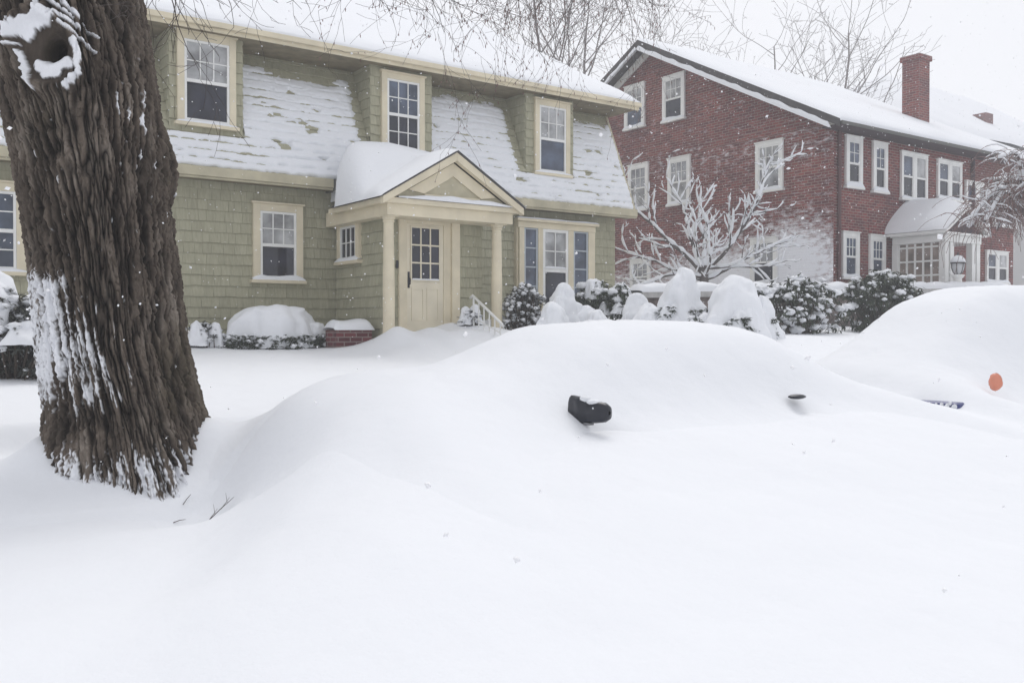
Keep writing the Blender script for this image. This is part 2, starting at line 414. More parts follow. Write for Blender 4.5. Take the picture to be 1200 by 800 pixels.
# ================================================================== windows
def window(parent, fr, u0, u1, v0, v1, cas=.13, cols=3, rows=2, up=G_SCR, low=G_DARK, low_grid=False, trim=CREAM, sash=WHITE,
           snow=.07, name='window', sill=True, single=False, label=None, seed=0):
    """double-hung window; u0..u1, v0..v1 is the sash opening, the casing lies outside it"""
    c = cas
    f = MB()
    f.fbox(fr, u0 - c, u0, v0 - .02, v1 + c, .003, .085); f.fbox(fr, u1, u1 + c, v0 - .02, v1 + c, .003, .085)
    f.fbox(fr, u0, u1, v1, v1 + c, .003, .082)
    f.fbox(fr, u0 - c - .03, u1 + c + .03, v1 + c, v1 + c + .035, .003, .115)
    o = f.build(name, trim, parent, bevel=.006)
    if label: o['label'] = label
    if sill:
        q = MB(); q.fbox(fr, u0 - c - .05, u1 + c + .05, v0 - .085, v0 - .021, .003, .13); q.build('sill', trim, o, bevel=.006)
    s = MB(); t = .045; mid = (v0 + v1)/2
    fo = fr; fr = Fr(fr.p(0, 0, .026), fr.U, fr.V, fr.W)
    s.fbox(fr, u0 + .002, u0 + t, v0, v1 - .002, .004, .048); s.fbox(fr, u1 - t, u1 - .002, v0, v1 - .002, .004, .048)
    s.fbox(fr, u0 + t, u1 - t, v0, v0 + t*1.3, .004, .046); s.fbox(fr, u0 + t, u1 - t, v1 - t, v1 - .002, .004, .046)
    if not single: s.fbox(fr, u0 + t, u1 - t, mid - .03, mid + .03, .004, .054)
    def bars(a, b):
        for i in range(1, cols):
            x = u0 + t + (u1 - u0 - 2*t)*i/cols; s.fbox(fr, x - .010, x + .010, a, b, .02, .042)
        for i in range(1, rows):
            y = a + (b - a)*i/rows; s.fbox(fr, u0 + t, u1 - t, y - .010, y + .010, .02, .040)
    if single: bars(v0 + t*1.3, v1 - t)
    else:
        bars(mid + .03, v1 - t)
        if low_grid: bars(v0 + t*1.3, mid - .03)
    s.build('sash', sash, o)
    if single:
        p = MB(); p.fbox(fr, u0 + .01, u1 - .01, v0 + .01, v1 - .01, .005, .016); p.build('pane', up, o)
    else:
        p = MB(); p.fbox(fr, u0 + .01, u1 - .01, mid, v1 - .01, .005, .022); p.build('pane', up, o)
        p = MB(); p.fbox(fr, u0 + .01, u1 - .01, v0 + .01, mid, .005, .014); p.build('pane', low, o)
    if snow:
        hf = Fr(fo.p(0, v0 - .021, 0), fr.U, fr.W, fr.V)
        cushion('sill_snow', hf, u0 - c - .03, u1 + c + .03, .0, .125, snow, SNOW, o, seed=seed + u0*3.3)
    return o

# ================================================================== the green house
H = empty('shingled_house', (9, 17.5, 1.3), 'sage green shingled house with snow plastered gambrel roof and cream entry portico', 'house')
NW = 17.5
FW = Fr((0, NW, 0), (1, 0, 0), (0, 0, 1), (0, -1, 0))
X0, X1 = -3.0, 15.72
VS0, VS1, VN = 8.18, 10.34, 15.4
mb = MB()
shingles(mb, FW, X0, X1, 1.2, 4.40, .2, 3, holes=[(6.5, 7.4, 2.5, 3.9), (VS0 + .1, VS1 - .1, 0, 9), (12.8, 14.8, 0, 3.9)])
mb.build('wall', SAGE, H)
w = MB()                                                 # the side and back walls that the roof stands on
[w.prism([(x, NW + .121, 1.0), (x, 31.2, 1.0), (x, 31.2, 7.0), (x, 18.33, 7.0), (x, NW + .121, 5.2)], (.12, 0, 0)) for x in (X1 - .12, X0)]; w.box(X0, X1, 31.2, 31.35, 1.0, 7.0)
w.prism([(X1 - .1, 18.3, 7.0), (X1 - .1, 31, 7.0), (X1 - .1, 24.36, 10.7)], (.09, 0, 0)); w.prism([(X0, 18.3, 7.0), (X0, 31, 7.0), (X0, 24.36, 10.7)], (.09, 0, 0))
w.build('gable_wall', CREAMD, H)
# entry walls
mb = MB(); FE = Fr((0, VN, 0), (1, 0, 0), (0, 0, 1), (0, -1, 0)); FS = Fr((VS0, 0, 0), (0, 1, 0), (0, 0, 1), (-1, 0, 0))
shingles(mb, FE, VS0, VS1, 1.4, 3.72, .2, 11, holes=[(8.55, 9.65, 1, 3.6)])
shingles(mb, FS, VN - .02, NW - .05, 1.2, 3.72, .2, 12, holes=[(16.4, 17.2, 2.9, 3.6)])
mb.fbox(Fr((VS1, 0, 0), (0, 1, 0), (0, 0, 1), (1, 0, 0)), VN + .13, NW, 1.2, 3.72, -.1, .0, .4)
mb.build('entry_wall', SAGE, H)
# lower eaves (a boxed cornice that stops at the portico)
def eave(a, b, endcap):
    m_ = MB()
    m_.box(a, b, 17.02, 17.10, 4.355, 4.53); m_.box(a, b, 17.05, 17.13, 4.315, 4.354)
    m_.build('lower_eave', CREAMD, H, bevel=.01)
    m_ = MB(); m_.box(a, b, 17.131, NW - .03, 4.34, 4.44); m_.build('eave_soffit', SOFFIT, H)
    if endcap:
        g = MB(); g.prism([(b + .002, 17.0, 4.535), (b + .002, 17.0, 4.42), (b + .002, 17.06, 4.32), (b + .002, 17.2, 4.29), (b + .002, 17.42, 4.3), (b + .002, 17.42, 4.5)], (.05, 0, 0)); g.build('gutter_end', GUTTER, H)
eave(X0, 7.93, True); eave(12.2, 16.05, False)
# steep lower roof slope
SA = np.array((0, 17.12, 4.50)); SB = np.array((0, 18.26, 7.18)); SV = SB - SA; SL = np.linalg.norm(SV); SV /= SL
SWn = np.array((0, -SV[2], SV[1]))
FR_ = Fr(SA, (1, 0, 0), SV, SWn)
DORM = [(4.89, 6.25), (8.93, 10.39), (12.90, 14.31)]
DN = 17.43
def in_dormer(u, v, pad=0.):
    y = SA[1] + SV[1]*v
    return any(a - pad < u < b + pad for a, b in DORM) and y > DN - .03
XR = 15.98
mb = MB(); shingles(mb, FR_, X0, XR, 0, SL, .19, 21, clip=lambda u, v: not in_dormer(u, v, -.05))
mb.fbox(FR_, X0, XR, 0, SL, -.10, -.004, .01)
lower = mb.build('lower_roof', SAGE, H)
rk = MB(); rk.fbox(FR_, XR + .002, XR + .07, -.08, SL, -.14, .045); rk.build('rake_board', CREAMD, H, bevel=.008)
# wind-packed snow on it: thick in the hollows, torn along the shingle butts, bare under the upper eave
us = np.arange(X0, XR, .032); vs = np.arange(-.03, SL, .0185)
U_, V_ = np.meshgrid(us, vs)
c = np.mod(V_ + .025*noise(U_*1.4, np.floor(V_/.19)*3.3), .19)/.19
low = fbm(U_*.8, V_*1.1, 2.)
hi = fbm(U_*7, V_*12, 5., 3)
T = .056 + .026*low + .012*hi + .006*noise(U_*22, V_*22, 3.)
rag = noise(U_*4.2, np.floor(V_/.19)*7.7 + 20, 1.) + .55*noise(U_*13, np.floor(V_/.19)*3.1, 5.) + .3*hi
T -= (.062 + .032*noise(U_*.5, V_*.5, 9.))*ss(c - .20*rag, .30, .0)*(.72 + .85*np.clip(rag, -.7, 1))*(.75 + .5*ss(U_, 9, 5)*ss(V_, 1.4, .4))
T -= .10*ss(V_ + .30*noise(U_*1.1, 3.) + .1*hi + .25*ss(U_, 5.9, 8.2)*ss(U_, 9, 8), SL - .62, SL - .22)
T -= .16*ss(fbm(U_*1.5, V_*2.8, 11., 4), .52, .78)                    # bare patches
T -= .075*ss(V_, .10, -.02)*(1 + 2.2*noise(U_*5, 8.) + .8*noise(U_*14, 3.))
T += .06*np.exp(-(((U_ - 7.9)/.8)**2 + ((V_ - .25)/.5)**2)) + .05*np.exp(-(((U_ - 11.3)/.7)**2 + ((V_ - .4)/.6)**2))
for a, b in DORM:                                                     # slides off the dormer cheeks
    T -= .09*ss(U_, a - .34 + .10*hi, a - .06)*ss(V_, .55, .95)*(U_ < a)
T = np.maximum(T, -.03)
P = SA + U_[..., None]*np.array((1, 0, 0)) + V_[..., None]*SV + (T + .004)[..., None]*SWn
kp = ~np.vectorize(lambda u, v: in_dormer(u, v, .0))(U_, V_); kf = kp[:-1, :-1] & kp[1:, 1:] & ((T[:-1, :-1] > -.02) | (T[1:, 1:] > -.02))
grid('snow_layer', P, SNOW, lower, keep=kf)
# dormers
for i, (a, b) in enumerate(DORM):
    d = MB(); FD = Fr((0, DN, 0), (1, 0, 0), (0, 0, 1), (0, -1, 0))
    cw = {0: (5.15, 5.98), 1: (9.29, 10.06), 2: (13.26, 14.05)}[i]
    shingles(d, FD, a, b, 5.0, 7.10, .2, 31 + i, holes=[(cw[0], cw[1], 5.3, 6.75)])
    for x, sg in ((a, -1), (b, 1)):                                   # cheeks
        fc = Fr((x, 0, 0), (0, 1, 0), (0, 0, 1), (sg, 0, 0))
        shingles(d, fc, DN + .01, 18.25, 4.95, 7.10, .2, 41 + i, clip=lambda u, v: (u - SA[1])/SV[1]*SV[2] + SA[2] < v + .12)
        d.prism([(x, DN + .012, 4.9), (x, 18.26, 7.1), (x, DN + .012, 7.1)], (-sg*.08, 0, 0))
    d.build('dormer', SAGE, H)
    v0 = (5.38, 5.33, 5.25)[i]
    window(H, FD, cw[0], cw[1], v0, 6.79 if i else 6.87, .125, 3, 2, G_SCR if i != 1 else G_BLUE, G_DARK if i < 2 else G_BLUE, low_grid=(i == 1), snow=.07, seed=i)
# upper roof
UE, UR = (17.12, 7.20), (24.36, 10.98)
XU = 16.2
pr = MB()
pr.prism([(X0 - .3, UE[0], UE[1] - .06), (X0 - .3, UR[0], UR[1] - .06), (X0 - .3, UR[0], UR[1]), (X0 - .3, UE[0], UE[1])], (XU - X0 + .3, 0, 0))
pr.prism([(X0 - .3, 31.6, UE[1] - .06), (X0 - .3, UR[0], UR[1] - .07), (X0 - .3, UR[0] + .002, UR[1]), (X0 - .3, 31.6, UE[1])], (XU - X0 + .3, 0, 0))
roof = pr.build('upper_roof', ROOFM, H)
fa = MB(); fa.box(X0 - .3, XU - .02, 17.11, 17.15, 7.00, 7.175); fa.box(X0 - .3, XU - .01, 17.03, 17.109, 7.07, 7.17); fa.build('fascia', CREAM, H, bevel=.008)
rb = MB(); rb.prism([(XU - .05, 17.16, 6.98), (XU - .05, 24.3, 10.71), (XU - .05, 24.3, 10.9), (XU - .05, 17.16, 7.14)], (.04, 0, 0)); rb.build('rake_board', CREAM, H)
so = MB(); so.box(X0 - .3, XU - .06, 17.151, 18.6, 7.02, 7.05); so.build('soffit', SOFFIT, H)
us = np.concatenate([np.arange(X0 - .3, XU - .3, .12), np.linspace(XU - .3, XU + .02, 10)]); vs = np.concatenate([np.linspace(-.02, .4, 14), np.arange(.46, 8.35, .12), [8.4]])
UL = math.hypot(UR[0] - UE[0], UR[1] - UE[1]); ud = ((UR[0] - UE[0])/UL, (UR[1] - UE[1])/UL)
U_, V_ = np.meshgrid(us, np.minimum(vs, UL + .05))
th = .11*(1 - np.exp(-(np.maximum(V_, 0) + .02)/.22))*(1 - .8*np.exp(-np.maximum(XU + .02 - U_, 0)/.16)) + .03*noise(U_*.7, V_*.6, 4.)*ss(V_, 0, .5) + .010*noise(U_*7, V_*7, 4.) + .012
th = np.where(V_ <= -.015, -.03, th)
P = np.stack([U_, UE[0] + ud[0]*V_ - ud[1]*th, UE[1] + ud[1]*V_ + ud[0]*th], -1)
grid('snow_layer', P, SNOW, roof)
# first-floor windows
window(H, FW, 6.59, 7.32, 2.56, 3.86, .14, 3, 2, G_SCR, G_DARK, snow=.13, seed=5)
window(H, FW, 1.62, 2.42, 2.56, 3.86, .14, 3, 2, G_BLUE, G_BLUE, low_grid=True, snow=.09, seed=6)
window(H, FS, 16.44, 17.13, 2.94, 3.60, .13, 3, 2, G_DARK, G_DARK, snow=.10, single=True, seed=7)
# three-part window beside the entry
FB = Fr((0, NW - .12, 0), (1, 0, 0), (0, 0, 1), (0, -1, 0))
bb = MB(); bb.fbox(FB, 12.62, 14.98, 1.9, 4.10, -.118, -.001); bb.fbox(FB, 12.66, 12.80, 2.0, 3.92, .0, .06); bb.fbox(FB, 13.20, 13.34, 2.0, 3.92, .0, .06)
bb.fbox(FB, 14.10, 14.26, 2.0, 3.92, .0, .06); bb.fbox(FB, 14.72, 14.90, 2.0, 3.92, .0, .06); bb.fbox(FB, 12.62, 14.94, 3.921, 4.06, .0, .065); bb.fbox(FB, 12.56, 15.0, 4.061, 4.12, .0, .14)
bay = bb.build('bay_window', CREAM, H, bevel=.006)
hf = Fr(FB.p(0, 4.121, 0), (1, 0, 0), (0, -1, 0), (0, 0, 1)); cushion('snow_line', hf, 12.56, 15.0, .0, .14, .05, SNOW, bay, nu=50, taper=.05)
GBS = simple('grey_blue_sash', (.42, .46, .50), .5)
for a, b, cc, rows in ((12.80, 13.20, 1, 4), (14.26, 14.72, 1, 4)):
    sm = MB(); pm = MB(); pm.fbox(FB, a, b, 2.0, 3.92, .0, .012)
    sm.fbox(FB, a, a + .05, 2.0, 3.92, .012, .04); sm.fbox(FB, b - .05, b, 2.0, 3.92, .012, .04)
    for k in range(rows + 1):
        y = 2.14 + (3.90 - 2.14)*k/rows; sm.fbox(FB, a + .05, b - .05, y - .016, y + .016, .012, .036)
    pm.build('pane', G_BLUE, bay); sm.build('sash', GBS, bay)
s2 = MB(); a, b = 13.34, 14.10
s2.fbox(FB, a, a + .07, 2.0, 3.92, .012, .05); s2.fbox(FB, b - .07, b, 2.0, 3.92, .012, .05); s2.fbox(FB, a + .07, b - .07, 3.85, 3.92, .012, .05); s2.fbox(FB, a + .07, b - .07, 2.92, 3.01, .012, .055); s2.fbox(FB, a + .07, b - .07, 2.0, 2.1, .012, .05)
s2.fbox(FB, 13.71, 13.735, 3.01, 3.85, .014, .035); s2.fbox(FB, a + .07, b - .07, 3.40, 3.425, .014, .033); s2.build('sash', WHITE, bay)
p2 = MB(); p2.fbox(FB, a, b, 2.0, 3.92, .0, .013); p2.build('pane', G_DARK, bay)
cu = MB(); cu.fbox(FB, a + .071, b - .071, 3.011, 3.849, .0132, .0142); cu.build('curtain', G_SCR, bay)
hf = Fr(FB.p(0, 3.01, .0), (1, 0, 0), (0, -1, 0), (0, 0, 1)); cushion('snow_line', hf, a + .05, b - .05, .012, .07, .06, SNOW, bay, seed=3)
# portico
CX = 9.30
gb = MB()
gb.box(7.93, 10.67, 14.82, VN - .001, 3.62, 3.90); gb.box(7.93, 8.16, VN, 17.4, 3.62, 3.90)
gb.box(7.80, 10.80, 14.74, 14.819, 3.83, 3.93); gb.box(7.80, 7.929, 14.82, 17.0, 3.83, 3.93); gb.box(8.161, 10.67, VN, 15.7, 3.725, 3.9)
gb.box(10.671, 10.8, 14.82, 17.4, 3.83, 3.93)
gb.build('entablature', CREAM, H, bevel=.008)
def gy(x): return 4.86 - abs(x - CX)*.60
rf = MB()
for sg in (-1, 1):
    e = CX + sg*1.55
    rf.prism([(e, 14.66, gy(e) - .012), (CX, 14.66, gy(CX) - .012), (CX, 14.66, gy(CX) + .012), (e, 14.66, gy(e) + .012)], (0, 2.1 if sg < 0 else 3.0, 0))
prf = rf.build('portico_roof', GREYT, H)
rk = MB()
for sg in (-1, 1):
    e = CX + sg*1.53
    rk.prism([(e, 14.67, gy(e) - .15), (CX, 14.67, gy(CX) - .17), (CX, 14.67, gy(CX) - .0135), (e, 14.67, gy(e) - .0135)], (0, .12, 0))
rk.build('raking_cornice', CREAM, H, bevel=.006)
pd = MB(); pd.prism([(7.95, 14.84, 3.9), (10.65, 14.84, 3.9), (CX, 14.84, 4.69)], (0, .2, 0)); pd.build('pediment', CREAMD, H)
p3 = MB()
for sg in (-1, 1):
    e = CX + sg*.62
    p3.prism([(e, 14.80, 4.05), (CX, 14.80, 4.42), (CX, 14.80, 4.66), (CX + sg*.95, 14.80, 4.10)], (0, .038, 0))
p3.prism([(CX - .60, 14.815, 4.0), (CX + .60, 14.815, 4.0), (CX + .60, 14.815, 4.05), (CX - .60, 14.815, 4.05)], (0, .024, 0))
p3.build('pediment_molding', CREAM, H)
hf = Fr((0, 14.84, 3.93), (1, 0, 0), (0, -1, 0), (0, 0, 1))
cushion('cornice_snow', hf, 8.1, 10.7, .0, .13, .13, SNOW, H, nu=40, taper=.9)
for sx in (8.04, 10.40):
    c_ = MB(); c_.lathe((sx, 14.98, 0), [(.11, 1.35), (.11, 1.62), (.108, 1.66), (.107, 1.70), (.108, 2.4), (.090, 3.50), (.105, 3.51), (.105, 3.535), (.092, 3.54), (.12, 3.575), (.12, 3.60)], 24)
    c_.box(sx - .14, sx + .14, 14.84, 15.12, 3.6, 3.618)
    c_.build('column', CREAM, H, smooth=False)
# drift on the portico roof, deep where it meets the wall
us = np.linspace(0, 1, 90); ns = np.linspace(14.64, 17.75, 76)
U_, Y_ = np.meshgrid(us, ns)
xl = CX - 1.585 + .36*ss(Y_, 16.5, 17.05); xr = CX + 1.57
X_ = xl + (xr - xl)*U_
base = 4.86 - np.abs(X_ - CX)*.60
b2 = Y_ - 14.64
drift = 3.75 + 1.55*ss(b2, .15, 2.1) + .10*ss(b2, 1.8, 3.) - .10*np.abs(X_ - CX + .35)
t_ = np.maximum(smax(base + .05, drift, .30) - base, .02 + .10*ss(b2, 0, .5))
eu = np.minimum(X_ - xl, xr - X_)/(.16 + .34*ss(b2, .2, 1.6)); eu = np.clip(eu, 0, 1); eu = np.sqrt(np.clip(eu*(2 - eu), 0, 1))
fr_ = np.sqrt(np.clip(b2/.22, 0, 1))
Zt = base + .012 + t_*eu*(.25 + .75*fr_) + .02*noise(X_*1.5, Y_*1.5, 6.)*eu*fr_
grid('snow_cap', np.stack([X_, Y_, Zt], -1), SNOW, prf)
# door
dr = MB()
D0, D1 = 8.62, 9.42
dr.fbox(FE, D0, D1, 1.50, 3.56, .012, .04)
door = dr.build('door', DOORM, H)
tr = MB(); tr.fbox(FE, 8.45, D0 - .001, 1.4, 3.70, .0, .07); tr.fbox(FE, D1 + .001, 9.46, 1.4, 3.70, .0, .06); tr.fbox(FE, D0, D1, 3.561, 3.70, .0, .065)
tr.fbox(FE, 9.461, 9.60, 1.4, 3.70, .0, .03); tr.fbox(FE, 9.60, 9.78, 1.4, 3.72, .0, .075); tr.build('door_frame', CREAM, H, bevel=.006)
pn = MB(); pn.fbox(FE, D0 + .09, D1 - .09, 2.50, 3.50, .041, .046); pn.build('pane', G_DARK, door)
mu = MB()
for k in range(4):
    x = D0 + .09 + (D1 - D0 - .18)*k/3; mu.fbox(FE, x - .013, x + .013, 2.48, 3.52, .046, .062)
    y = 2.50 + 1.0*k/3; mu.fbox(FE, D0 + .07, D1 - .07, y - .014, y + .014, .046, .06)
mu.build('muntin', DOORM, door)
hf = Fr(FE.p(0, 2.513, 0), (1, 0, 0), (0, -1, 0), (0, 0, 1)); cushion('snow_line', hf, D0 + .1, D1 - .1, .046, .075, .035, SNOW, door, taper=.1)
pl = MB()
for a, b in ((D0 + .10, 8.99), (9.05, D1 - .10)):
    pl.fbox(FE, a, b, 1.75, 1.78, .04, .052); pl.fbox(FE, a, b, 2.34, 2.37, .04, .052); pl.fbox(FE, a, a + .03, 1.78, 2.34, .04, .052); pl.fbox(FE, b - .03, b, 1.78, 2.34, .04, .052)
pl.build('panel_molding', DOORM, door)
hd = MB(); hd.fbox(FE, D0 + .02, D0 + .06, 2.36, 2.66, .04, .05); hd.tube([FE.p(D0 + .04, 2.41, .05), FE.p(D0 + .04, 2.43, .10), FE.p(D0 + .04, 2.52, .11), FE.p(D0 + .04, 2.56, .05)], .012); hd.build('handle', DARK, door)
bl = MB(); bl.fbox(FE, 8.40, 8.44, 2.72, 2.86, .02, .05); bl.build('doorbell', DARK, H)

# ---- entry handrail, planter
hr = empty('handrail', (9.6, 14.2, 1.5), 'white metal handrail with thin balusters sticking out of the snow by the door steps', 'railing')
t0, t1 = np.array((9.6, 14.62, 2.22)), np.array((9.6, 13.68, 1.69))
m_ = MB(); m_.tube([t0 + (0, .07, -.05), t0, t1, t1 + (0, -.05, -.05)], .024, 8); m_.build('rail', RAILM, hr, smooth=True)
m_ = MB(); m_.tube([t0 + (0, -.06, -.42), t1 + (0, .06, -.16)], .013, 6); m_.build('lower_rail', RAILM, hr)
for k in range(6):
    q = t0 + (t1 - t0)*(.04 + .92*k/5); m_ = MB(); m_.tube([q, q - np.array((0, 0, .75))], .013 if k else .018, 6); m_.build('baluster', RAILM, hr)
pl = empty('brick_planter', (7.62, 15.75, 1.2), 'low red brick planter box capped with snow beside the entry', 'planter')
m_ = MB(); m_.box(7.28, 8.0, 15.55, 16.0, 1.1, 1.57); m_.build('box', brick_mat('planter_brick', 0, (.75, .7, .9)), pl, uv=True)
hf = Fr((0, 15.52, 1.575), (1, 0, 0), (0, 1, 0), (0, 0, 1)); cushion('snow_cap', hf, 7.24, 8.04, .0, .52, .24, SNOW, pl, nu=26, taper=.22)

# ================================================================== the brick house
B = empty('brick_house', (29, 20, 1.9), 'red brick house with snowy gable roof and white glazed entry porch', 'house')
BX0, BX1, BN0, BN1 = 23.76, 34.3, 16.9, 32.0
BE, BP = 7.75, 11.70
BM = (BN0 + BN1)/2 + .1
def brick_wall():
    # gable wall as a grid so that the blown snow can be held per vertex
    me_v = []; 
    n_ = np.linspace(BN0, BN1, 90); z_ = np.linspace(1.0, 1, 1)
    NN, TT = np.meshgrid(n_, np.linspace(0, 1, 90))
    top = BE + (BP - BE)*(1 - np.abs(NN - BM)/(BM - BN0))
    ZZ = 1.2 + TT*(top - 1.2)
    sn = .30*np.exp(-(((NN - 18.2)/1.5)**2 + ((ZZ - 4.0)/1.0)**2)) + .22*np.exp(-(((NN - 21.0)/2.4)**2 + ((ZZ - 3.5)/1.0)**2)) + .20*ss(ZZ, 4.6, 3.0) + .055 + .06*ss(ZZ, 6.2, 7.2)*ss(ZZ, 8.2, 7.4)
    o = grid('wall', np.stack([NN*0 + BX0, NN, ZZ], -1), BRICK, B, smooth=False, attrs={'snow': sn})
    lay = o.data.uv_layers.new(name='UVMap')
    co = np.zeros(len(o.data.vertices)*3, np.float32); o.data.vertices.foreach_get('co', co); co = co.reshape(-1, 3)
    li = np.zeros(len(o.data.loops), np.int32); o.data.loops.foreach_get('vertex_index', li)
    lay.data.foreach_set('uv', np.ascontiguousarray(np.stack([co[li, 1] + 40, co[li, 2]], -1), np.float32).ravel())
    f = MB(); f.box(BX0 + .002, BX1, BN0, BN0 + .2, 1.2, BE - .02); f.box(BX1 - .2, BX1, BN0 + .2, BN1, 1.2, BE - .02); f.box(BX0 + .1, BX1 - .2, BN1 - .2, BN1, 1.2, BE - .02)
    f.prism([(BX1 - .1, BN0 + .1, BE - .02), (BX1 - .1, BN1, BE - .02), (BX1 - .1, BM, BP - .1)], (.09, 0, 0))
    f.build('wall', BRICK, B, uv=True)
brick_wall()
OV = .62
bt = MB(); sl = (BP - BE)/(BM - BN0)
rx0, rx1 = BX0 - OV, BX1 + .5
e0 = BN0 - .65; ze = BP - (BM - e0)*sl
e1 = BN1 + .6; ze1 = BP - (e1 - BM)*sl
bt.prism([(rx0, e0, ze + .02), (rx0, BM, BP + .02), (rx0, BM, BP + .12), (rx0, e0, ze + .12)], (rx1 - rx0, 0, 0))
bt.prism([(rx0, e1, ze1 + .02), (rx0, BM, BP + .02), (rx0, BM, BP + .12), (rx0, e1, ze1 + .12)], (rx1 - rx0, 0, 0))
broof = bt.build('roof', GREYT, B)
f = MB(); f.box(rx0 + .02, rx1 - .02, e0 - .05, e0 - .002, ze + .0, ze + .09); f.build('gutter', GUTTER, B)
f = MB(); f.box(rx0 + .05, rx1 - .05, e0, BN0 - .004, ze - .01, ze + .015); f.build('soffit', DKTRIM, B)
f = MB()
f.prism([(rx0 - .03, e0, ze - .08), (rx0 - .03, BM, BP - .08), (rx0 - .03, BM, BP + .13), (rx0 - .03, e0, ze + .13)], (.03, 0, 0))
f.prism([(rx0 - .03, e1, ze1 - .08), (rx0 - .03, BM, BP - .08), (rx0 - .03, BM, BP + .13), (rx0 - .03, e1, ze1 + .13)], (.03, 0, 0))
f.build('rake_board', GREYT, B)
f = MB()                                      # white frieze board against the brick
f.prism([(BX0 - .10, BN0 - .1, BE - .34), (BX0 - .10, BM, BP - .29), (BX0 - .10, BM, BP - .03), (BX0 - .10, BN0 - .1, BE - .08)], (.08, 0, 0))
f.prism([(BX0 - .10, BN1, BE - .34), (BX0 - .10, BM, BP - .29), (BX0 - .10, BM, BP - .03), (BX0 - .10, BN1, BE - .08)], (.08, 0, 0))
f.build('frieze_board', WHITE, B)
# snow along the frieze ledge
def slope_snow(name, parent, x0, x1, n0, z0, n1, z1, th, nx, nv, edge=.12):
    L = math.hypot(n1 - n0, z1 - z0); d = ((n1 - n0)/L, (z1 - z0)/L)
    nr = (-d[1], d[0]) if d[0] > 0 else (d[1], -d[0])
    U, V = np.meshgrid(np.concatenate([np.linspace(x0, x0 + .35, 8), np.linspace(x0 + .4, x1 - .4, nx), np.linspace(x1 - .35, x1, 8)]), np.concatenate([np.linspace(0, .4, 10), np.linspace(.45, L, nv)]))
    ee = np.minimum(np.minimum(U - x0, x1 - U), V + .02)
    t = th*(1 - np.exp(-np.maximum(ee, 0)/edge)) + th*.3*noise(U*.8, V*.8, th*50)*ss(ee, 0, .6) + .004
    t[0] = -.05
    P = np.stack([U, n0 + d[0]*V + nr[0]*t, z0 + d[1]*V + nr[1]*t], -1)
    return grid(name, P, SNOW, parent)
slope_snow('snow_layer', broof, rx0 - .02, rx1, e0 - .04, ze + .12, BM + .02, BP + .13, .15, 60, 40, .22)
slope_snow('snow_layer', broof, rx0 - .02, rx1, e1 + .04, ze1 + .12, BM - .02, BP + .13, .15, 40, 30, .22)
for n0_, z0_, n1_, z1_, nm in ((BN0 - .1, BE - .08, BM, BP - .03, 0), (BN1, BE - .08, BM, BP - .03, 1)):
    dv = np.array((0, n1_ - n0_, z1_ - z0_)); L = np.linalg.norm(dv); dv /= L
    hf = Fr((rx0 - .02, n0_, z0_ - .20), dv, (-1, 0, 0), (0, 0, 1))
    cushion('rake_snow', hf, -.3, L, .0, .09, .20, SNOW, B, nu=90, taper=.02, seed=nm)
# brick belt and window arches are soldier courses a little proud of the wall
f = MB(); f.box(BX0 - .022, BX0 - .001, BN0, 22.0, 7.62, 7.84); f.build('brick_belt', brick_mat('belt_brick', 0, (1.15, 1.25, 1.2)), B, uv=True)
FG = Fr((BX0, 0, 0), (0, 1, 0), (0, 0, 1), (-1, 0, 0)); FF = Fr((0, BN0, 0), (1, 0, 0), (0, 0, 1), (0, -1, 0))
for (a, z0_, z1_, u_, l_) in ((24.92, 8.97, 10.36, G_SCR, G_BLUE), (22.95, 8.90, 10.30, G_SCR, G_DARK), (24.72, 5.95, 7.45, G_PALE, G_SCR), (22.68, 5.95, 7.40, G_PALE, G_SCR), (18.80, 5.95, 7.32, G_SCR, G_PALE), (19.0, 3.05, 4.32, G_PALE, G_DARK), (24.6, 2.95, 4.0, G_PALE, G_SCR)):
    window(B, FG, a, a + .82, z0_, z1_, .12, 3, 2, u_, l_, trim=WHITE, snow=.14, seed=a)
for (a, b, z0_, z1_) in ((24.40, 24.96, 5.85, 7.18), (25.76, 26.26, 5.82, 7.16), (24.26, 24.82, 3.15, 4.33), (25.62, 26.18, 3.15, 4.31)):
    window(B, FF, a, b, z0_, z1_, .13, 2 if z0_ > 5 else 3, 2, G_BLUE, G_DARK if z0_ > 5 else G_BLUE, trim=WHITE, snow=.20 if z0_ > 5 else .12, seed=b)
for (a, z0_, z1_) in ((27.22, 5.72, 7.08), (29.3, 5.9, 7.05), (31.05, 5.2, 6.5), (32.9, 5.25, 6.2), (32.42, 3.25, 4.22)):
    for k in range(2):
        window(B, FF, a + k*.74, a + k*.74 + .58, z0_, z1_, .08, 1, 1, G_BLUE if k == 0 else G_SCR, G_DARK, trim=WHITE, snow=.12, seed=a + k)
f = MB()                                           # soldier-course lintels over the ground-floor windows
LB = brick_mat('lintel_brick', 0, (1.0, .7, .8))
for a0, a1, z0_ in ((24.12, 24.96, 4.52), (25.48, 26.32, 4.52), (32.3, 34.1, 4.36)): f = MB(); f.box(a0, a1, BN0 - .020, BN0 - .001, z0_, z0_ + .25); f.build('lintel', LB, B, uv=True)
f = MB(); f.tube([(23.95, BN0 - .07, ze), (23.95, BN0 - .07, 6.7), (23.95, BN0 - .07, 2.0)], .055, 10); f.build('downspout', simple('brown_downspout', (.10, .05, .05), .6), B)
f = MB(); f.tube([(31.4, BN0 - .07, ze), (31.4, BN0 - .07, 2.0)], .06, 10); f.build('downspout', DKTRIM, B)
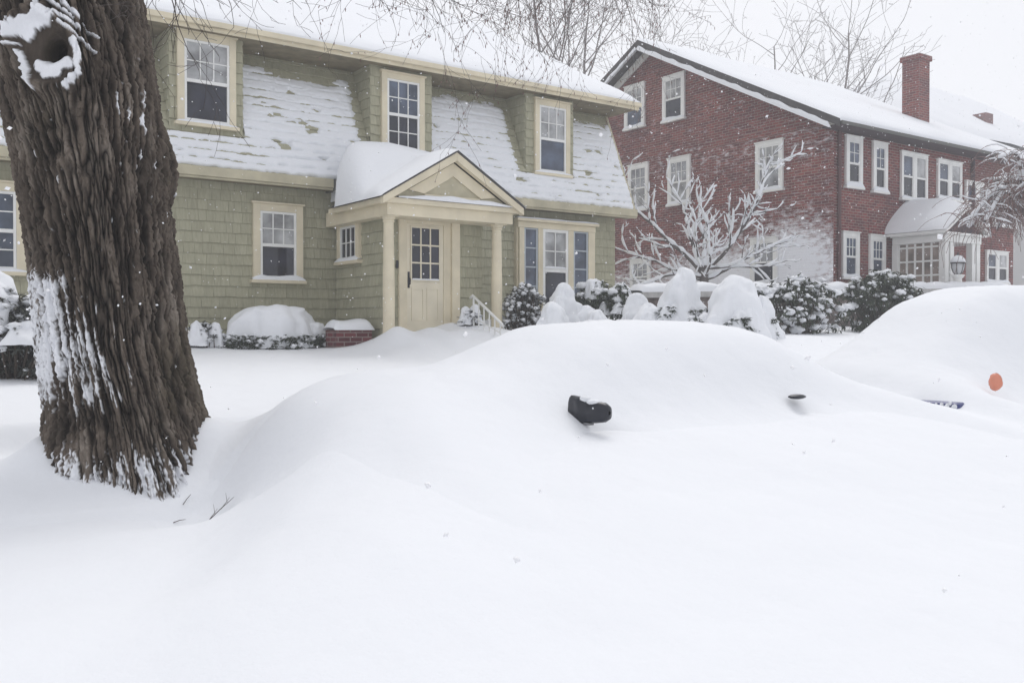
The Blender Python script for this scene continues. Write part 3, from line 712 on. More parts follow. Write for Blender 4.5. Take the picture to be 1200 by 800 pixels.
# chimney
CHX, CHN = 31.5, 19.0
f = MB(); f.box(CHX - .33, CHX + .33, CHN - .33, CHN + .33, 8.0, 11.15); ch = f.build('chimney', BRICK, B, uv=True)
f = MB(); f.box(CHX - .39, CHX + .39, CHN - .39, CHN + .39, 11.151, 11.33); f.build('cap', BRICK, ch, uv=True)
hf = Fr((0, CHN - .36, 11.332), (1, 0, 0), (0, 1, 0), (0, 0, 1)); cushion('snow_cap', hf, CHX - .36, CHX + .36, 0, .72, .05, SNOW, ch, nu=10)
# entry porch
PC = 26.45; PW0, PW1, PN = 24.75 + .75, 27.95, 14.35
PW0, PW1, PN = 26.55, 28.6, 15.05
f = MB()
f.box(PW0, PW1, PN, BN0 - .13, 4.18, 4.39); f.box(PW0 - .12, PW1 + .12, PN - .12, BN0 - .13, 4.391, 4.46)
por = f.build('entry_porch', WHITE, B, bevel=.01)
zp = 5.25; px_ = (PW0 + PW1)/2
f = MB()
for sg in (-1, 1):
    e = px_ + sg*(PW1 - PW0 + .42)/2
    f.prism([(e, PN - .16, 4.42), (px_, PN - .16, zp - .06), (px_, PN - .16, zp + .02), (e, PN - .16, 4.50)], (0, BN0 - PN + .15, 0))
f.build('porch_roof', WHITE, por)
f = MB(); f.prism([(PW0 + .02, PN + .02, 4.461), (PW1 - .02, PN + .02, 4.461), (px_, PN + .02, zp - .10)], (0, .05, 0)); f.build('pediment', DKTRIM, por)
xs = np.linspace(px_ - 1.26, px_ + 1.24, 60); ns = np.linspace(PN - .17, BN0 - .005, 40)
X_, Y_ = np.meshgrid(xs, ns); d = np.abs(X_ - px_)/1.26
bz = zp + .02 - d*1.26*.61; b2 = Y_ - PN + .17
Zt = bz + .01 + (.04 + .30*ss(b2, 0, .9))*np.sqrt(np.clip(1 - d**3, 0, 1))*(1 + .12*noise(X_, Y_, 3.)) + .10*ss(b2, .8, 2.4)*(1 - d)
grid('snow_cap', np.stack([X_, Y_, Zt], -1), SNOW, por)
for cx_, cn_ in ((PW0 + .13, PN + .12), (PW0 + .42, PN + .12), (PW1 - .13, PN + .12), (PW1 - .40, PN + .12), (PW0 + .13, BN0 - .2)):
    f = MB(); f.box(cx_ - .10, cx_ + .10, cn_ - .10, cn_ + .10, 1.9, 4.179); f.build('column', WHITE, por, bevel=.01)
f = MB()
for a, b in ((PN + .22, BN0 - .30),):
    f.box(PW0 + .10, PW0 + .14, a, b, 2.0, 2.75)
    for k in range(6): y = a + (b - a)*k/5; f.box(PW0 + .09, PW0 + .15, y - .03, y + .03, 2.751, 4.179)
    for k in range(4): z = 2.78 + 1.28*k/3; f.box(PW0 + .095, PW0 + .145, a, b, z - .026, z + .026)
f.box(PW0 + .24, PW0 + .38, PN + .10, PN + .14, 2.0, 2.6)
for k in range(4): f.box(PW0 + .24, PW0 + .38, PN + .1, PN + .14, 2.62 + k*.42, 2.67 + k*.42)
f.build('glazing_bars', WHITE, por)
f = MB(); f.box(PW0 + .112, PW0 + .122, PN + .22, BN0 - .30, 2.75, 4.17); f.build('pane', G_TAN, por)
f = MB(); f.box(27.2, 28.1, BN0 - .05, BN0 - .004, 1.9, 4.0); f.build('door', WHITE, por)

# ---- terrace wall and the lantern on it
TW = empty('terrace_wall', (20, 14.5, 1.5), 'low dark stone terrace wall with white coping under snow in front of brick house', 'wall')
TA, TB = (13.7, 2.36), (29.0, 2.84)
def tz(s): return TA[1] + (TB[1] - TA[1])*(s - TA[0])/(TB[0] - TA[0])
f = MB(); f.prism([(TA[0], 14.42, 1.0), (TB[0], 14.42, 1.0), (TB[0], 14.42, tz(TB[0]) - .12), (TA[0], 14.42, tz(TA[0]) - .12)], (0, .32, 0)); f.build('stonework', STONE, TW)
f = MB(); f.prism([(TA[0] - .05, 14.33, tz(TA[0]) - .119), (TB[0], 14.33, tz(TB[0]) - .119), (TB[0], 14.33, tz(TB[0])), (TA[0] - .05, 14.33, tz(TA[0]))], (0, .5, 0)); f.build('coping', simple('weathered_white_stone', (.42, .41, .40), .8, .2, 6), TW)
dv = np.array((TB[0] - TA[0], 0, TB[1] - TA[1])); L = np.linalg.norm(dv); dv /= L
hf = Fr((TA[0], 14.33, TA[1]), dv, (0, 1, 0), (0, 0, 1)); cushion('snow_cap', hf, -.05, L, .0, .5, .24, SNOW, TW, nu=150, taper=.01)
for k, sx in enumerate((14.6, 17.2, 19.8, 22.4)):
    f = MB(); f.box(sx - .14, sx + .14, 14.37, 14.419, 1.0, tz(sx) - .125); f.build('pier', STONE, TW)
LN = empty('lantern', (26.4, 14.58, 2.6), 'white post lantern with glass globe on a pedestal before the brick house porch', 'lantern')
LZ = tz(26.4)
f = MB(); f.lathe((26.4, 14.58, LZ), [(r_*.74, z_*.80) for r_, z_ in [(.22, .0), (.22, .10), (.16, .16), (.15, .36), (.25, .46), (.25, .50), (.1, .52)]], 20); f.build('pedestal', WHITE, LN)
f = MB(); f.lathe((26.4, 14.58, LZ), [(r_*.74, z_*.80) for r_, z_ in [(.10, .515), (.17, .60), (.23, .76), (.235, .90), (.2, .93)]], 20); f.build('glass_globe', LAMPG, LN, smooth=True)
f = MB()
for k in range(6):
    a = 2*PI*k/6 + .3; f.tube([(26.4 + .74*r_*math.cos(a), 14.58 + .74*r_*math.sin(a), LZ + .8*z_) for r_, z_ in ((.11, .52), (.18, .60), (.245, .76), (.25, .92))], .012, 5)
f.lathe((26.4, 14.58, LZ), [(r_*.74, z_*.80) for r_, z_ in [(.27, .905), (.28, .93), (.27, .95)]], 20); f.build('frame', GREYT, LN)
f = MB(); f.lathe((26.4, 14.58, LZ), [(r_*.74, z_*.80) for r_, z_ in [(.285, .951), (.25, 1.06), (.15, 1.17), (.05, 1.21)]], 18); f.build('snow_cap', SNOW, LN, smooth=True)
f = MB(); f.lathe((26.4, 14.58, LZ), [(r_*.74, z_*.80) for r_, z_ in [(.035, 1.19), (.05, 1.24), (.03, 1.29), (.008, 1.33)]], 10); f.build('finial', GREYT, LN)

# ================================================================== the far house at the right edge
FH = empty('far_house', (60, 33, 3), 'hazy far house with snow white roof and small chimney behind brick house', 'house')
f = MB(); f.box(52, 74, 30.5, 44, 1.5, 12.69); f.build('wall', simple('pale_siding', (.45, .44, .43), .8), FH)
f = MB(); f.prism([(49.5, 29.2, 12.7), (76, 29.2, 12.7), (76, 29.2, 12.9), (49.5, 29.2, 12.9)], (0, 16, 0)); rr_ = f.build('roof', GREYT, FH)
xs = np.linspace(49.3, 76.2, 60); ns = np.linspace(29, 45.4, 40); X_, Y_ = np.meshgrid(xs, ns)
dd = np.minimum(np.minimum(X_ - 49.3, 76.2 - X_), np.minimum(Y_ - 29, 45.4 - Y_))
grid('snow_layer', np.stack([X_, Y_, 12.9 + .70*dd + .25*(1 - np.exp(-dd/.2)) + .1*noise(X_*.4, Y_*.4)], -1), SNOW, rr_)
f = MB(); f.box(60.3, 61.2, 31.5, 32.4, 13.4, 15.55); f.build('chimney', BRICK, FH, uv=True)

# ================================================================== shrubs
def mound_obj(name, parent, c, w, h, seed, peak=1.6, depth=None, lump=.16, nr=16, na=40):
    """a heap of snow: a bell of revolution with an uneven outline, its foot at c"""
    d = depth or w
    A = np.linspace(0, 2*PI, na, endpoint=False); T = np.linspace(0, 1, nr)
    AA, TT = np.meshgrid(A, T)
    zz = h*(1 - TT**(peak + .25))
    pr = TT**.82 if peak < 2.2 else TT**.75
    lx = 1 + lump*1.5*noise(np.cos(AA)*1.3 + seed, np.sin(AA)*1.3 + seed*1.3, TT*2.2 + seed) + .5*lump*noise(np.cos(AA)*3.2 + seed, np.sin(AA)*3.2, TT*5 + seed)
    x = c[0] + .5*w*pr*lx*np.cos(AA); y = c[1] + .5*d*pr*lx*np.sin(AA)
    z = c[2] + zz*(1 + .10*noise(np.cos(AA)*TT*2 + seed, np.sin(AA)*TT*2, seed)) + .03*noise(x*4, y*4, zz*4)
    q3 = noise(x*4.5/max(w, .5) + seed, y*4.5/max(w, .5), z*4.5/max(w, .5)); q4 = noise(x*10 + seed, y*10, z*10)
    am = (.045*q3 + .018*q4)*min(w, h)*1.3*np.sqrt(np.clip(TT*3, 0, 1))
    x = x + am*np.cos(AA); y = y + am*np.sin(AA); z = z + am*.5
    P = np.stack([x, y, z], -1)
    return grid(name, P[::-1], SNOW, parent, closed=True)
def leaves(mb, rg, p, n, L, wid, droop, spread=1.):
    for k in range(n):
        a = rg.uniform(0, 2*PI); q = rg.uniform(.3, 1)*spread
        d = Vector((math.cos(a)*q, math.sin(a)*q, rg.uniform(-droop, .25))).normalized()
        s = d.cross(Vector((0, 0, 1))).normalized(); l = L*rg.uniform(.7, 1.2)
        m1 = p + d*l*.5; e = p + d*l + Vector((0, 0, -.25*l*droop))
        up = s.cross(d)*(.06*l)
        mb.add([p, m1 - s*wid*.5*rg.uniform(.8, 1.1) + up, e, m1 + s*wid*.5 + up], [(0, 1, 2, 3)])
def shrub(name, label, s, n, w, h, kind, seed, d=None, group='snow loaded shrubs in front of the houses', caps=None):
    rg = random.Random(seed); d = d or w*.8
    zb = float(ground(s, n)) - (.10 if kind in ('cone', 'long') else .04)
    if kind in ('cone', 'long'): w, h = w*1.22, h*1.13; caps = caps and tuple((a_*1.1, b_, c_, w_*1.22, h_*1.13, k_) for a_, b_, c_, w_, h_, k_ in caps)
    o = empty(name, (s, n, zb), label, 'shrub', group)
    lf, sn, st = MB(), MB(), MB()
    if kind in ('twiggy', 'rhodo', 'sparse', 'juniper'):
        cnt = {'twiggy': 420, 'rhodo': 250, 'sparse': 240, 'juniper': 330}[kind]
        cnt = int(cnt*w*h/(.9*.85 if kind in ('twiggy', 'juniper') else 1.6)); cnt = min(cnt, 560)
        for k in range(cnt):
            a = rg.uniform(0, 2*PI); rr_ = math.sqrt(rg.random())
            hz = rg.random()**.75; jx = rg.uniform(.75, 1.3)
            env = math.sqrt(max(0, 1 - (abs(hz - .35)/.66)**2.2)) if hz > .35 else .75 + .25*hz/.35
            bump = (1 + .55*float(noise(math.cos(a)*1.9 + seed, math.sin(a)*1.9, hz*3)))*jx**.5
            p = Vector((s + .5*w*rr_*env*math.cos(a)*bump, n + .5*d*rr_*env*math.sin(a)*bump, zb + .05 + h*hz*.95*(1 + .22*float(noise(math.cos(a)*rr_*2.5 + seed*2, math.sin(a)*rr_*2.5, 1.)))))
            if kind in ('rhodo', 'sparse') or k % 3 == 0:
                b0 = Vector((s + (p.x - s)*.25, n + (p.y - n)*.25, zb - .1))
                mid = b0.lerp(p, .55) + Vector((rg.uniform(-.06, .06), rg.uniform(-.06, .06), -.06))
                if k % 3 == 0: st.tube([b0, mid, p], [.013, .009, .005], 4, False)
            if kind == 'twiggy':
                leaves(lf, rg, p, 7, .085, .032, .2)
                if rg.random() < .62: sn.ball(p + Vector((0, 0, .012)), rg.uniform(.025, .06), rg, 6, 4, .3, .7)
            elif kind == 'juniper':
                leaves(lf, rg, p, 9, .12, .03, .5)
                if rg.random() < .30: sn.ball(p + Vector((0, 0, .015)), rg.uniform(.03, .09), rg, 6, 4, .3, .6)
            elif kind == 'rhodo':
                leaves(lf, rg, p, 9, .17, .05, .9)
                if rg.random() < .42: sn.ball(p + Vector((0, 0, .035)), .03 + .09*rg.random()**2.2, rg, 8, 5, .35, .6)
            else:
                leaves(lf, rg, p, 4, .14, .045, .9)
                if rg.random() < .66: sn.ball(p + Vector((0, 0, .03)), .025 + .10*rg.random()**2.6, rg, 9, 6, .42, .6)
        lf.build('foliage', LEAFG if kind in ('twiggy', 'juniper') else LEAF, o, recalc=False)
        if sn.v: sn.build('snow', SNOW, o, smooth=True)
        if st.v: st.build('stems', STEM, o)
        for (dx, dy, dz, cw, chh, pk) in (caps or ()):
            mound_obj('snow_cap', o, (s + dx, n + dy, zb + dz), cw, chh, seed + dx*3, pk, lump=.25)
    else:
        if kind == 'cone':                             # side boughs hang as smaller lumps round the main heap
            base_ = list(caps or ((0, 0, .0, w, h, 1.35),))
            for _ in range(8):
                a = rg.uniform(0, 2*PI); q = rg.uniform(.22, .40)
                base_.append((w*q*math.cos(a), d*q*math.sin(a), -.02, w*rg.uniform(.26, .52), h*rg.uniform(.25, .70), rg.uniform(1.4, 2.0)))
            caps = base_
        # buried: a heap of snow with leaves showing round its foot
        for (dx, dy, dz, cw, chh, pk) in (caps or ((0, 0, .0, w, h, 1.35),)):
            mound_obj('snow_cap', o, (s + dx, n + dy, zb + dz), cw, chh, seed + dx*5.1 + dy, pk, depth=cw*d/w, lump=.20, nr=22, na=56)
        k = 0
        while k < int(130*w):
            a = rg.uniform(0, 2*PI); hz = rg.uniform(.03, .34)
            if float(noise(a*1.3, seed*2.1)) < -.05 and kind != 'box': k += 1; continue
            q = .52*(1.0 - .42*hz)*rg.uniform(.94, 1.14)
            p = Vector((s + w*q*math.cos(a), n + d*q*math.sin(a), zb + h*hz))
            leaves(lf, rg, p, 8, .11, .036, .5)
            if rg.random() < .35: sn.ball(p + Vector((0, 0, .02)), rg.uniform(.03, .06), rg, 6, 4, .3, .7)
            k += 1
        lf.build('foliage', LEAF, o, recalc=False)
        if sn.v: sn.build('snow', SNOW, o, smooth=True)
    return o
shrub('evergreen_shrub', 'dark grey green evergreen bush heaped with snow, left of the big tree trunk', 1.62, 11.9, 1.15, .95, 'juniper', 3,
      caps=((-.25, .1, .55, .8, .62, 1.5), (.25, .15, .62, .62, .38, 1.7), (.1, -.35, .42, .55, .28, 1.6), (-.3, .45, .7, .95, .66, 1.6)))
shrub('evergreen_shrub', 'small pair of snow lumps over a grey bush just right of the tree trunk', 5.22, 16.55, .62, .40, 'twiggy', 4, caps=((-.16, -.1, .05, .38, .42, 1.5), (.18, -.05, .02, .36, .44, 1.5)))
shrub('hedge', 'wide rounded hedge under a thick snow cap below the first floor window', 6.46, 16.35, 1.78, .74, 'box', 5, d=1.0,
      caps=((-.02, 0, .02, 1.72, .74, 4.5), (.72, -.02, .0, .7, .5, 2.6)))
shrub('evergreen_shrub', 'small snow lumps on a bush between the door and handrail', 9.62, 14.72, .5, .30, 'twiggy', 6, caps=((-.12, 0, .06, .3, .34, 1.6), (.12, .02, .08, .3, .38, 1.6)))
shrub('boxwood_shrub', 'grey twiggy bush finely dusted with snow right of the portico column', 11.06, 15.0, 1.05, .92, 'twiggy', 7)
shrub('snow_covered_shrub', 'pointed snow heap on a low bush right of the dusted grey bush', 10.42, 13.2, .74, .62, 'cone', 8)
shrub('snow_covered_shrub', 'broad lumpy snow heap with rising left peak beneath the three part window', 11.52, 14.0, 1.25, .85, 'cone', 9,
      caps=((-.12, .1, .0, .85, .98, 1.3), (.3, .0, .0, .8, .62, 1.5), (-.42, -.1, .0, .5, .72, 1.3)))
shrub('rhododendron', 'dark leaved bush with tall rounded snow cap right of the three part window', 12.70, 14.8, 1.0, .92, 'rhodo', 10, caps=((-.06, -.08, .58, .5, .46, 1.6), (.2, .02, .48, .42, .36, 1.6), (.0, -.35, .26, .34, .28, 1.5)))
shrub('rhododendron', 'dark leaved bush with pointed snow cap by the house corner', 12.95, 14.2, .75, .84, 'rhodo', 11, caps=((.02, .0, .56, .42, .40, 1.5), (-.2, -.12, .3, .3, .24, 1.5)))
shrub('snow_covered_shrub', 'little snow cone in front of the dark leaved bushes', 11.22, 12.95, .52, .44, 'cone', 12)
shrub('snow_covered_shrub', 'long flat snow heap in front of the little snow cone', 11.12, 12.5, 1.35, .34, 'long', 13, d=.9, caps=((-.2, 0, 0, 1.0, .32, 3.5), (.3, .02, 0, .75, .30, 3.)))
shrub('snow_covered_shrub', 'rounded snow dome right of the dark leaved bushes', 12.45, 13.2, .84, .72, 'cone', 14)
shrub('snow_covered_shrub', 'low snow cone in front of the rounded dome', 12.02, 12.4, .80, .50, 'cone', 15)
shrub('snow_covered_shrub', 'small snow knob behind the tall snow cone', 13.8, 13.6, .5, .95, 'cone', 16)
shrub('snow_covered_shrub', 'tall steep snow cone with leaves showing around its foot', 12.63, 12.2, .98, 1.10, 'cone', 17, caps=((0, 0, .0, .95, 1.04, 1.5), (.2, .05, .0, .66, .66, 1.6), (-.22, -.1, 0, .55, .45, 1.6)))
shrub('snow_covered_shrub', 'tiny snow point between the tall cone and the wide cone', 11.95, 11.6, .5, .30, 'cone', 18)
shrub('snow_covered_shrub', 'wide smooth snow cone, widest of the heaps, left of the stemmed bushes', 12.65, 11.0, 1.40, 1.10, 'cone', 19, caps=((0, 0, 0, 1.35, 1.04, 1.4), (.3, -.05, 0, .9, .56, 1.6), (-.25, -.1, 0, 1.0, .55, 1.6)))
shrub('rhododendron', 'open bush with bare stems and clumps of snow right of the wide cone', 15.75, 12.0, 2.6, 1.12, 'sparse', 20, d=1.2)
shrub('rhododendron', 'small snowy bush tucked behind the wide cone', 14.0, 11.6, .8, .86, 'sparse', 23)
shrub('rhododendron', 'leafy dark green bush speckled with snow before the brick house porch', 19.2, 12.3, 2.9, 1.32, 'rhodo', 21, d=1.3)

# ================================================================== trees
def grow(rg, p, d, L, r, lvl, out, opt):
    n = max(3, int(L/opt['seg'])); pts = [p.copy()]; rad = [r]
    d = d.normalized()
    for i in range(n):
        j = opt['wob'][min(lvl, len(opt['wob']) - 1)]
        d = (d + Vector((rg.gauss(0, j), rg.gauss(0, j), rg.gauss(0, j) + opt['lift'][min(lvl, len(opt['lift']) - 1)]))).normalized()
        p = p + d*(L/n)
        pts.append(p.copy()); rad.append(max(opt['rmin'], r*(1 - (1 - opt['taper'])*(i + 1)/n)))
        if lvl < opt['max'] and i >= n*opt['bare'][lvl] and rg.random() < opt['prob'][lvl]:
            a = rg.uniform(0, 2*PI); s = d.orthogonal().normalized(); s = Matrix.Rotation(a, 3, d) @ s
            if 'flat' in opt: s.z *= opt['flat']
            q = (d*opt['fwd'] + s).normalized()
            grow(rg, p.copy(), q, L*opt['len']*rg.uniform(.6, 1.15)*(1 - .35*i/n), rad[-1]*opt['rr'], lvl + 1, out, opt)
    out.append((lvl, pts, rad))
def tree_meshes(root, out, m, thick, trunk_name='trunk', crown_name='crown'):
    a, b = MB(), MB()
    for lvl, pts, rad in out:
        (a if lvl <= thick else b).tube(pts, rad, 7 if lvl == 0 else 5 if lvl < 2 else 3, lvl < 2)
    if a.v: a.build(trunk_name, m, root, smooth=True)
    if b.v: b.build(crown_name, m, root, recalc=False, smooth=True)
# --- the old street tree
T0 = empty('street_tree', (1.56, 6.62, .6), 'massive old tree with deeply furrowed bark and a snow rimmed knot hole', 'tree')
zk = np.array([0.0, .35, .66, 1.06, 1.51, 2.09, 2.69, 3.17, 3.8, 4.6, 5.6])
ax = np.array([1.64, 1.63, 1.62, 1.57, 1.50, 1.45, 1.39, 1.33, 1.23, 1.08, .90]); ay = np.array([6.55, 6.56, 6.58, 6.62, 6.68, 6.73, 6.78, 6.83, 6.91, 7.0, 7.1])
rk_ = np.array([.74, .67, .575, .505, .475, .470, .485, .505, .535, .57, .60])
NA, NZ = 860, 900
th = np.linspace(0, 2*PI, NA, endpoint=False); zz = np.linspace(.1, 5.6, NZ)
TH, ZZ = np.meshgrid(th, zz)
CXz, CYz, RZ = np.interp(ZZ, zk, ax), np.interp(ZZ, zk, ay), np.interp(ZZ, zk, rk_)
cam_th = math.atan2(-6.7, -1.45)                       # angle of the side that faces the street
D = np.mod(TH - cam_th + PI, 2*PI) - PI                # + is the right-hand side seen from the street
cx_, sx_ = np.cos(TH)*.5, np.sin(TH)*.5
nz3 = lambda f, g, o: noise(np.cos(TH)*f + o, np.sin(TH)*f + o*.7, ZZ*g + o*1.3)
wz = .16*nz3(1.1, .45, 3.)                             # the grain wanders and swirls
tw = TH + .20*ss(ZZ, 1.6, 3.4)*np.cos(D + 1.2) + wz + .035*nz3(5, 2.2, 9.)
ca, sa = np.cos(tw), np.sin(tw)
fl = lambda f, g, o: noise(ca*f + o, sa*f + o*.6, ZZ*g + o)
f1 = fl(10.5, .85, 1.) + .30*fl(22, 8, 5.); f2 = fl(16.5, 1.9, 17.) + .25*fl(36, 12, 6.); f3 = fl(34, 22, 31.)
disp = .018*nz3(1.6, .8, 5.) + .020*nz3(2.6, .4, 50.)
fur = np.exp(-(f1/.085)**2)
fur2 = np.exp(-(f2/.10)**2)
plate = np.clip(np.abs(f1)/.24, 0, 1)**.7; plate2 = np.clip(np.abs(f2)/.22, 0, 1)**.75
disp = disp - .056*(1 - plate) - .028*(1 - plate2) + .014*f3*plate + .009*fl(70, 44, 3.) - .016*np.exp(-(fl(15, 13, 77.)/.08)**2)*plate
disp += .07*ss(ZZ, 1.1, .45)*(.6 + np.cos(TH*5 + 1.1)*.8) + .025*ss(ZZ, .95, .6)*noise(ca*4, sa*4, 2.)
seam = np.exp(-((D - (.30 + .1*np.sin(ZZ)))/.07)**2)*ss(ZZ, 1.9, 3.2); disp -= .075*seam    # fold between two grown-together stems
disp += .07*np.exp(-(((D - 1.42)/.22)**2 + ((ZZ - 2.72)/.22)**2))                          # burl on the right
# knot: callus ring, weathered face, hole
Dk, Zk = -.34, 3.335
da = (D - Dk)*RZ; dz = ZZ - Zk
rr_ = np.sqrt((da/.20)**2 + ((dz + .01)/.245)**2)
inside = ss(rr_, 1.0, .82)
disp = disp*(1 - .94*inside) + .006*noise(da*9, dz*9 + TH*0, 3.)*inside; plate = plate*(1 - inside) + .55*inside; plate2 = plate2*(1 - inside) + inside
disp = disp + .085*np.exp(-((rr_ - .95)/.20)**2) - .03*inside
hx, hy = da - .085, dz - .005
hu, hv = (hx*.72 + hy*.70), (-hx*.70 + hy*.72)
hole = np.exp(-((hu/.095)**2 + (hv/.046)**2)**1.6); disp -= .30*hole
# snow packed into the bark
k_ = .00536/6.667
caps = [(130,300,420,190,58),(250,330,300,260,45),(400,130,460,170,45),(450,20,620,160,17),(470,130,640,230,22),(570,50,670,150,20),(700,180,790,290,8),(520,230,700,380,15),
        (580,350,590,460,25),(590,480,570,560,28),(570,600,470,710,24),(170,450,240,730,20),(300,560,500,520,58),(330,620,420,600,40),(60,270,120,190,18),(110,400,170,390,12),(720,370,760,400,10),(380,60,390,120,18)]
sk = np.zeros_like(D); jit = 14*fl(30, 22, 3.) + 10*fl(60, 44, 8.)
gx = da/k_ + 347 + jit; gy_ = -dz/k_ + 413 + 1.0*jit
near = (rr_ < 3.2)
for (x1, y1, x2, y2, r) in caps:
    vx, vy = x2 - x1, y2 - y1; t = np.clip(((gx - x1)*vx + (gy_ - y1)*vy)/(vx*vx + vy*vy), 0, 1)
    dd = np.hypot(gx - x1 - t*vx, gy_ - y1 - t*vy)
    sk = np.maximum(sk, np.where(near, ss(dd, r*1.05, r*.75), 0))
lf_ = ss(D, -.25, -.85)*ss(D, -2.3, -1.6)*ss(ZZ, 1.05, 1.35)*ss(ZZ, 2.02 + .10*fl(9, 1, 4.), 1.86)
lf_ = np.maximum(lf_, .80*ss(D, .35, -.55)*ss(D, -2.3, -1.6)*ss(ZZ, .95, 1.25)*ss(ZZ, 2.0, 1.55))
streak = .75*fl(22, 2.6, 12.) + .55*fl(48, 9, 44.) + .3*fl(90, 40, 4.) + .35*plate*plate2 - .25
bs = ss(streak + 1.12*lf_, .72, 1.06)*(lf_ > .02)
bt_ = ss(ZZ, 1.02, .62); base = ss(.8*fl(18, 3.5, 60.) + .6*fl(40, 14, 5.) + .4*fl(90, 40, 9.) + .92*bt_, .72, 1.0)*(bt_ > .02)
rt_ = ss(fl(20, 5, 70.) + .4*fl(40, 16, 7.) + .45*np.exp(-(((D - .72)/.30)**2 + ((ZZ - 3.0)/.33)**2)) , .78, .92)
spk = ss(fl(46, 30, 90.) + .25*fl(9, 2, 3.), .80, .92)*.8
snm = np.clip(np.maximum.reduce([sk, bs, base, rt_, spk]), 0, 1)
disp = disp + .005*np.maximum(bs, base) + .030*sk + .008*rt_
RR = RZ + disp
P = np.stack([CXz + RR*np.cos(TH), CYz + RR*np.sin(TH), ZZ], -1)
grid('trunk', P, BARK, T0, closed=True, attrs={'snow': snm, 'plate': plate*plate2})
def spline(pts, n):
    pts = [np.array(p, float) for p in pts]; P = [2*pts[0] - pts[1]] + pts + [2*pts[-1] - pts[-2]]; out = []
    for i in range(1, len(P) - 2):
        for k in range(n):
            t = k/n; a, b, c, d = P[i-1], P[i], P[i+1], P[i+2]
            out.append(.5*((2*b) + (c - a)*t + (2*a - 5*b + 4*c - d)*t*t + (3*b - a - 3*c + d)*t**3))
    return out + [pts[-1]]
LIMBS = {'left': ([(.9, 7.1, 5.1), (.3, 7.3, 6.4), (-.6, 7.4, 8.2), (-1.2, 7.8, 11)], .36),
         'up': ([(.95, 7.1, 5.1), (1.3, 7.4, 6.6), (1.5, 7.9, 9), (1.4, 8.2, 12)], .33),
         'near': ([(1.2, 7.0, 4.7), (1.9, 7.1, 5.1), (2.9, 7.4, 5.45), (4.3, 7.9, 5.9), (6.0, 8.7, 6.6)], .13),
         'far': ([(1.3, 7.2, 5.4), (2.6, 8.0, 6.5), (4.8, 9.0, 7.5), (7.5, 10.1, 8.0), (10.0, 11.2, 7.9)], .17)}
LP = {}
for k, (pts, r) in LIMBS.items():
    q = spline(pts, 6); LP[k] = q; m_ = MB(); m_.tube(q, list(np.linspace(r, r*.3, len(q))), 9); m_.build('limb', BARK, T0, smooth=True)
rg = random.Random(5)
tw_ = MB(); bud = MB()
def droop(p, d, L, r, lvl, buds, g):
    n = max(4, int(L/.09)); pts = [p]; rad = [r]
    for i in range(n):
        d = (d + Vector((rg.gauss(0, .17), rg.gauss(0, .17), rg.gauss(0, .13) - g))).normalized()
        p = p + d*(L/n); pts.append(p); rad.append(max(.0018, r*(1 - .75*(i + 1)/n)))
        if lvl < 3 and rg.random() < (.36, .32, .2)[lvl] and i > 0:
            s = Matrix.Rotation(rg.uniform(0, 2*PI), 3, d) @ d.orthogonal().normalized()
            droop(p.copy(), (d*1.1 + s*.9).normalized(), L*rg.uniform(.3, .55), max(.002, rad[-1]*.62), lvl + 1, buds, g)
        if buds and lvl > 0 and rg.random() < .25:
            e = p + Vector((rg.uniform(-.015, .015), rg.uniform(-.015, .015), -rg.uniform(.02, .05)))
            bud.tube([p, (p + e)/2, e], [.002, .006, .002], 4, False)
    tw_.tube(pts, rad, 4 if lvl == 0 else 3, False)
nl = len(LP['near'])
for k in range(30):
    q = Vector(LP['near'][int(nl*(.08 + .8*k/30))])
    droop(q, Vector((rg.uniform(-.2, .75), rg.uniform(-.5, .3), rg.uniform(-.75, -.25))), rg.uniform(.9, 1.7), rg.uniform(.005, .010), 0, False, -.012)
for k in range(5):                                     # epicormic shoots beside the trunk
    droop(Vector((1.68, 6.75, 4.3 + .12*k)), Vector((rg.uniform(.1, .5), -.3, rg.uniform(-.8, -.4))), rg.uniform(.9, 1.5), .006, 0, False, .03)
nf = len(LP['far'])
for k in range(26):
    q = Vector(LP['far'][int(nf*(.52 + .46*k/26))])
    droop(q, Vector((rg.uniform(-.35, .45), rg.uniform(-.5, .2), rg.uniform(-1, -.5))), rg.uniform(1.9, 2.9), rg.uniform(.008, .013), 0, True, .045)
tw_.build('twigs', TWIGM, T0, recalc=False, smooth=True)
bud.build('buds', RUSTTW, T0, recalc=False, smooth=True)
# --- weeds and fallen twigs in the hollow by the trunk
WG = 'bits of twig lying on the snow by the trunk'
def twig(label, s, n, ln, ang, up, forks=0):
    z = float(ground(s, n)); m_ = MB()
    d = np.array((math.cos(ang), math.sin(ang), up)); p = np.array((s, n, z + .004))
    m_.tube([p, p + d*ln*.5 + np.array((0, 0, .004)), p + d*ln], [.0028, .0024, .0014], 5)
    for k in range(forks):
        q = p + d*ln*(.1 + .22*k); e = d*.4 + np.array((.35*(-1)**k, .1, .5)); m_.tube([q, q + e*ln*.35], [.0019, .001], 4)
    o = m_.build('fallen_twig', TWIGM); tag(o, label, 'twig', WG)
twig('longest twig lying on the snow just below the trunk', 1.42, 5.44, .15, -.75, .05)
twig('short dark twig lying right of the longest one', 1.62, 5.72, .07, -.5, .25)
twig('stubby upright twig above the short dark one', 1.70, 5.80, .06, .4, .9)
twig('short twig below the stubby upright one', 1.62, 5.46, .06, -.6, .3)
twig('forked dead weed poking from the edge of the hollow', 1.68, 5.30, .24, .55, .45, 4)

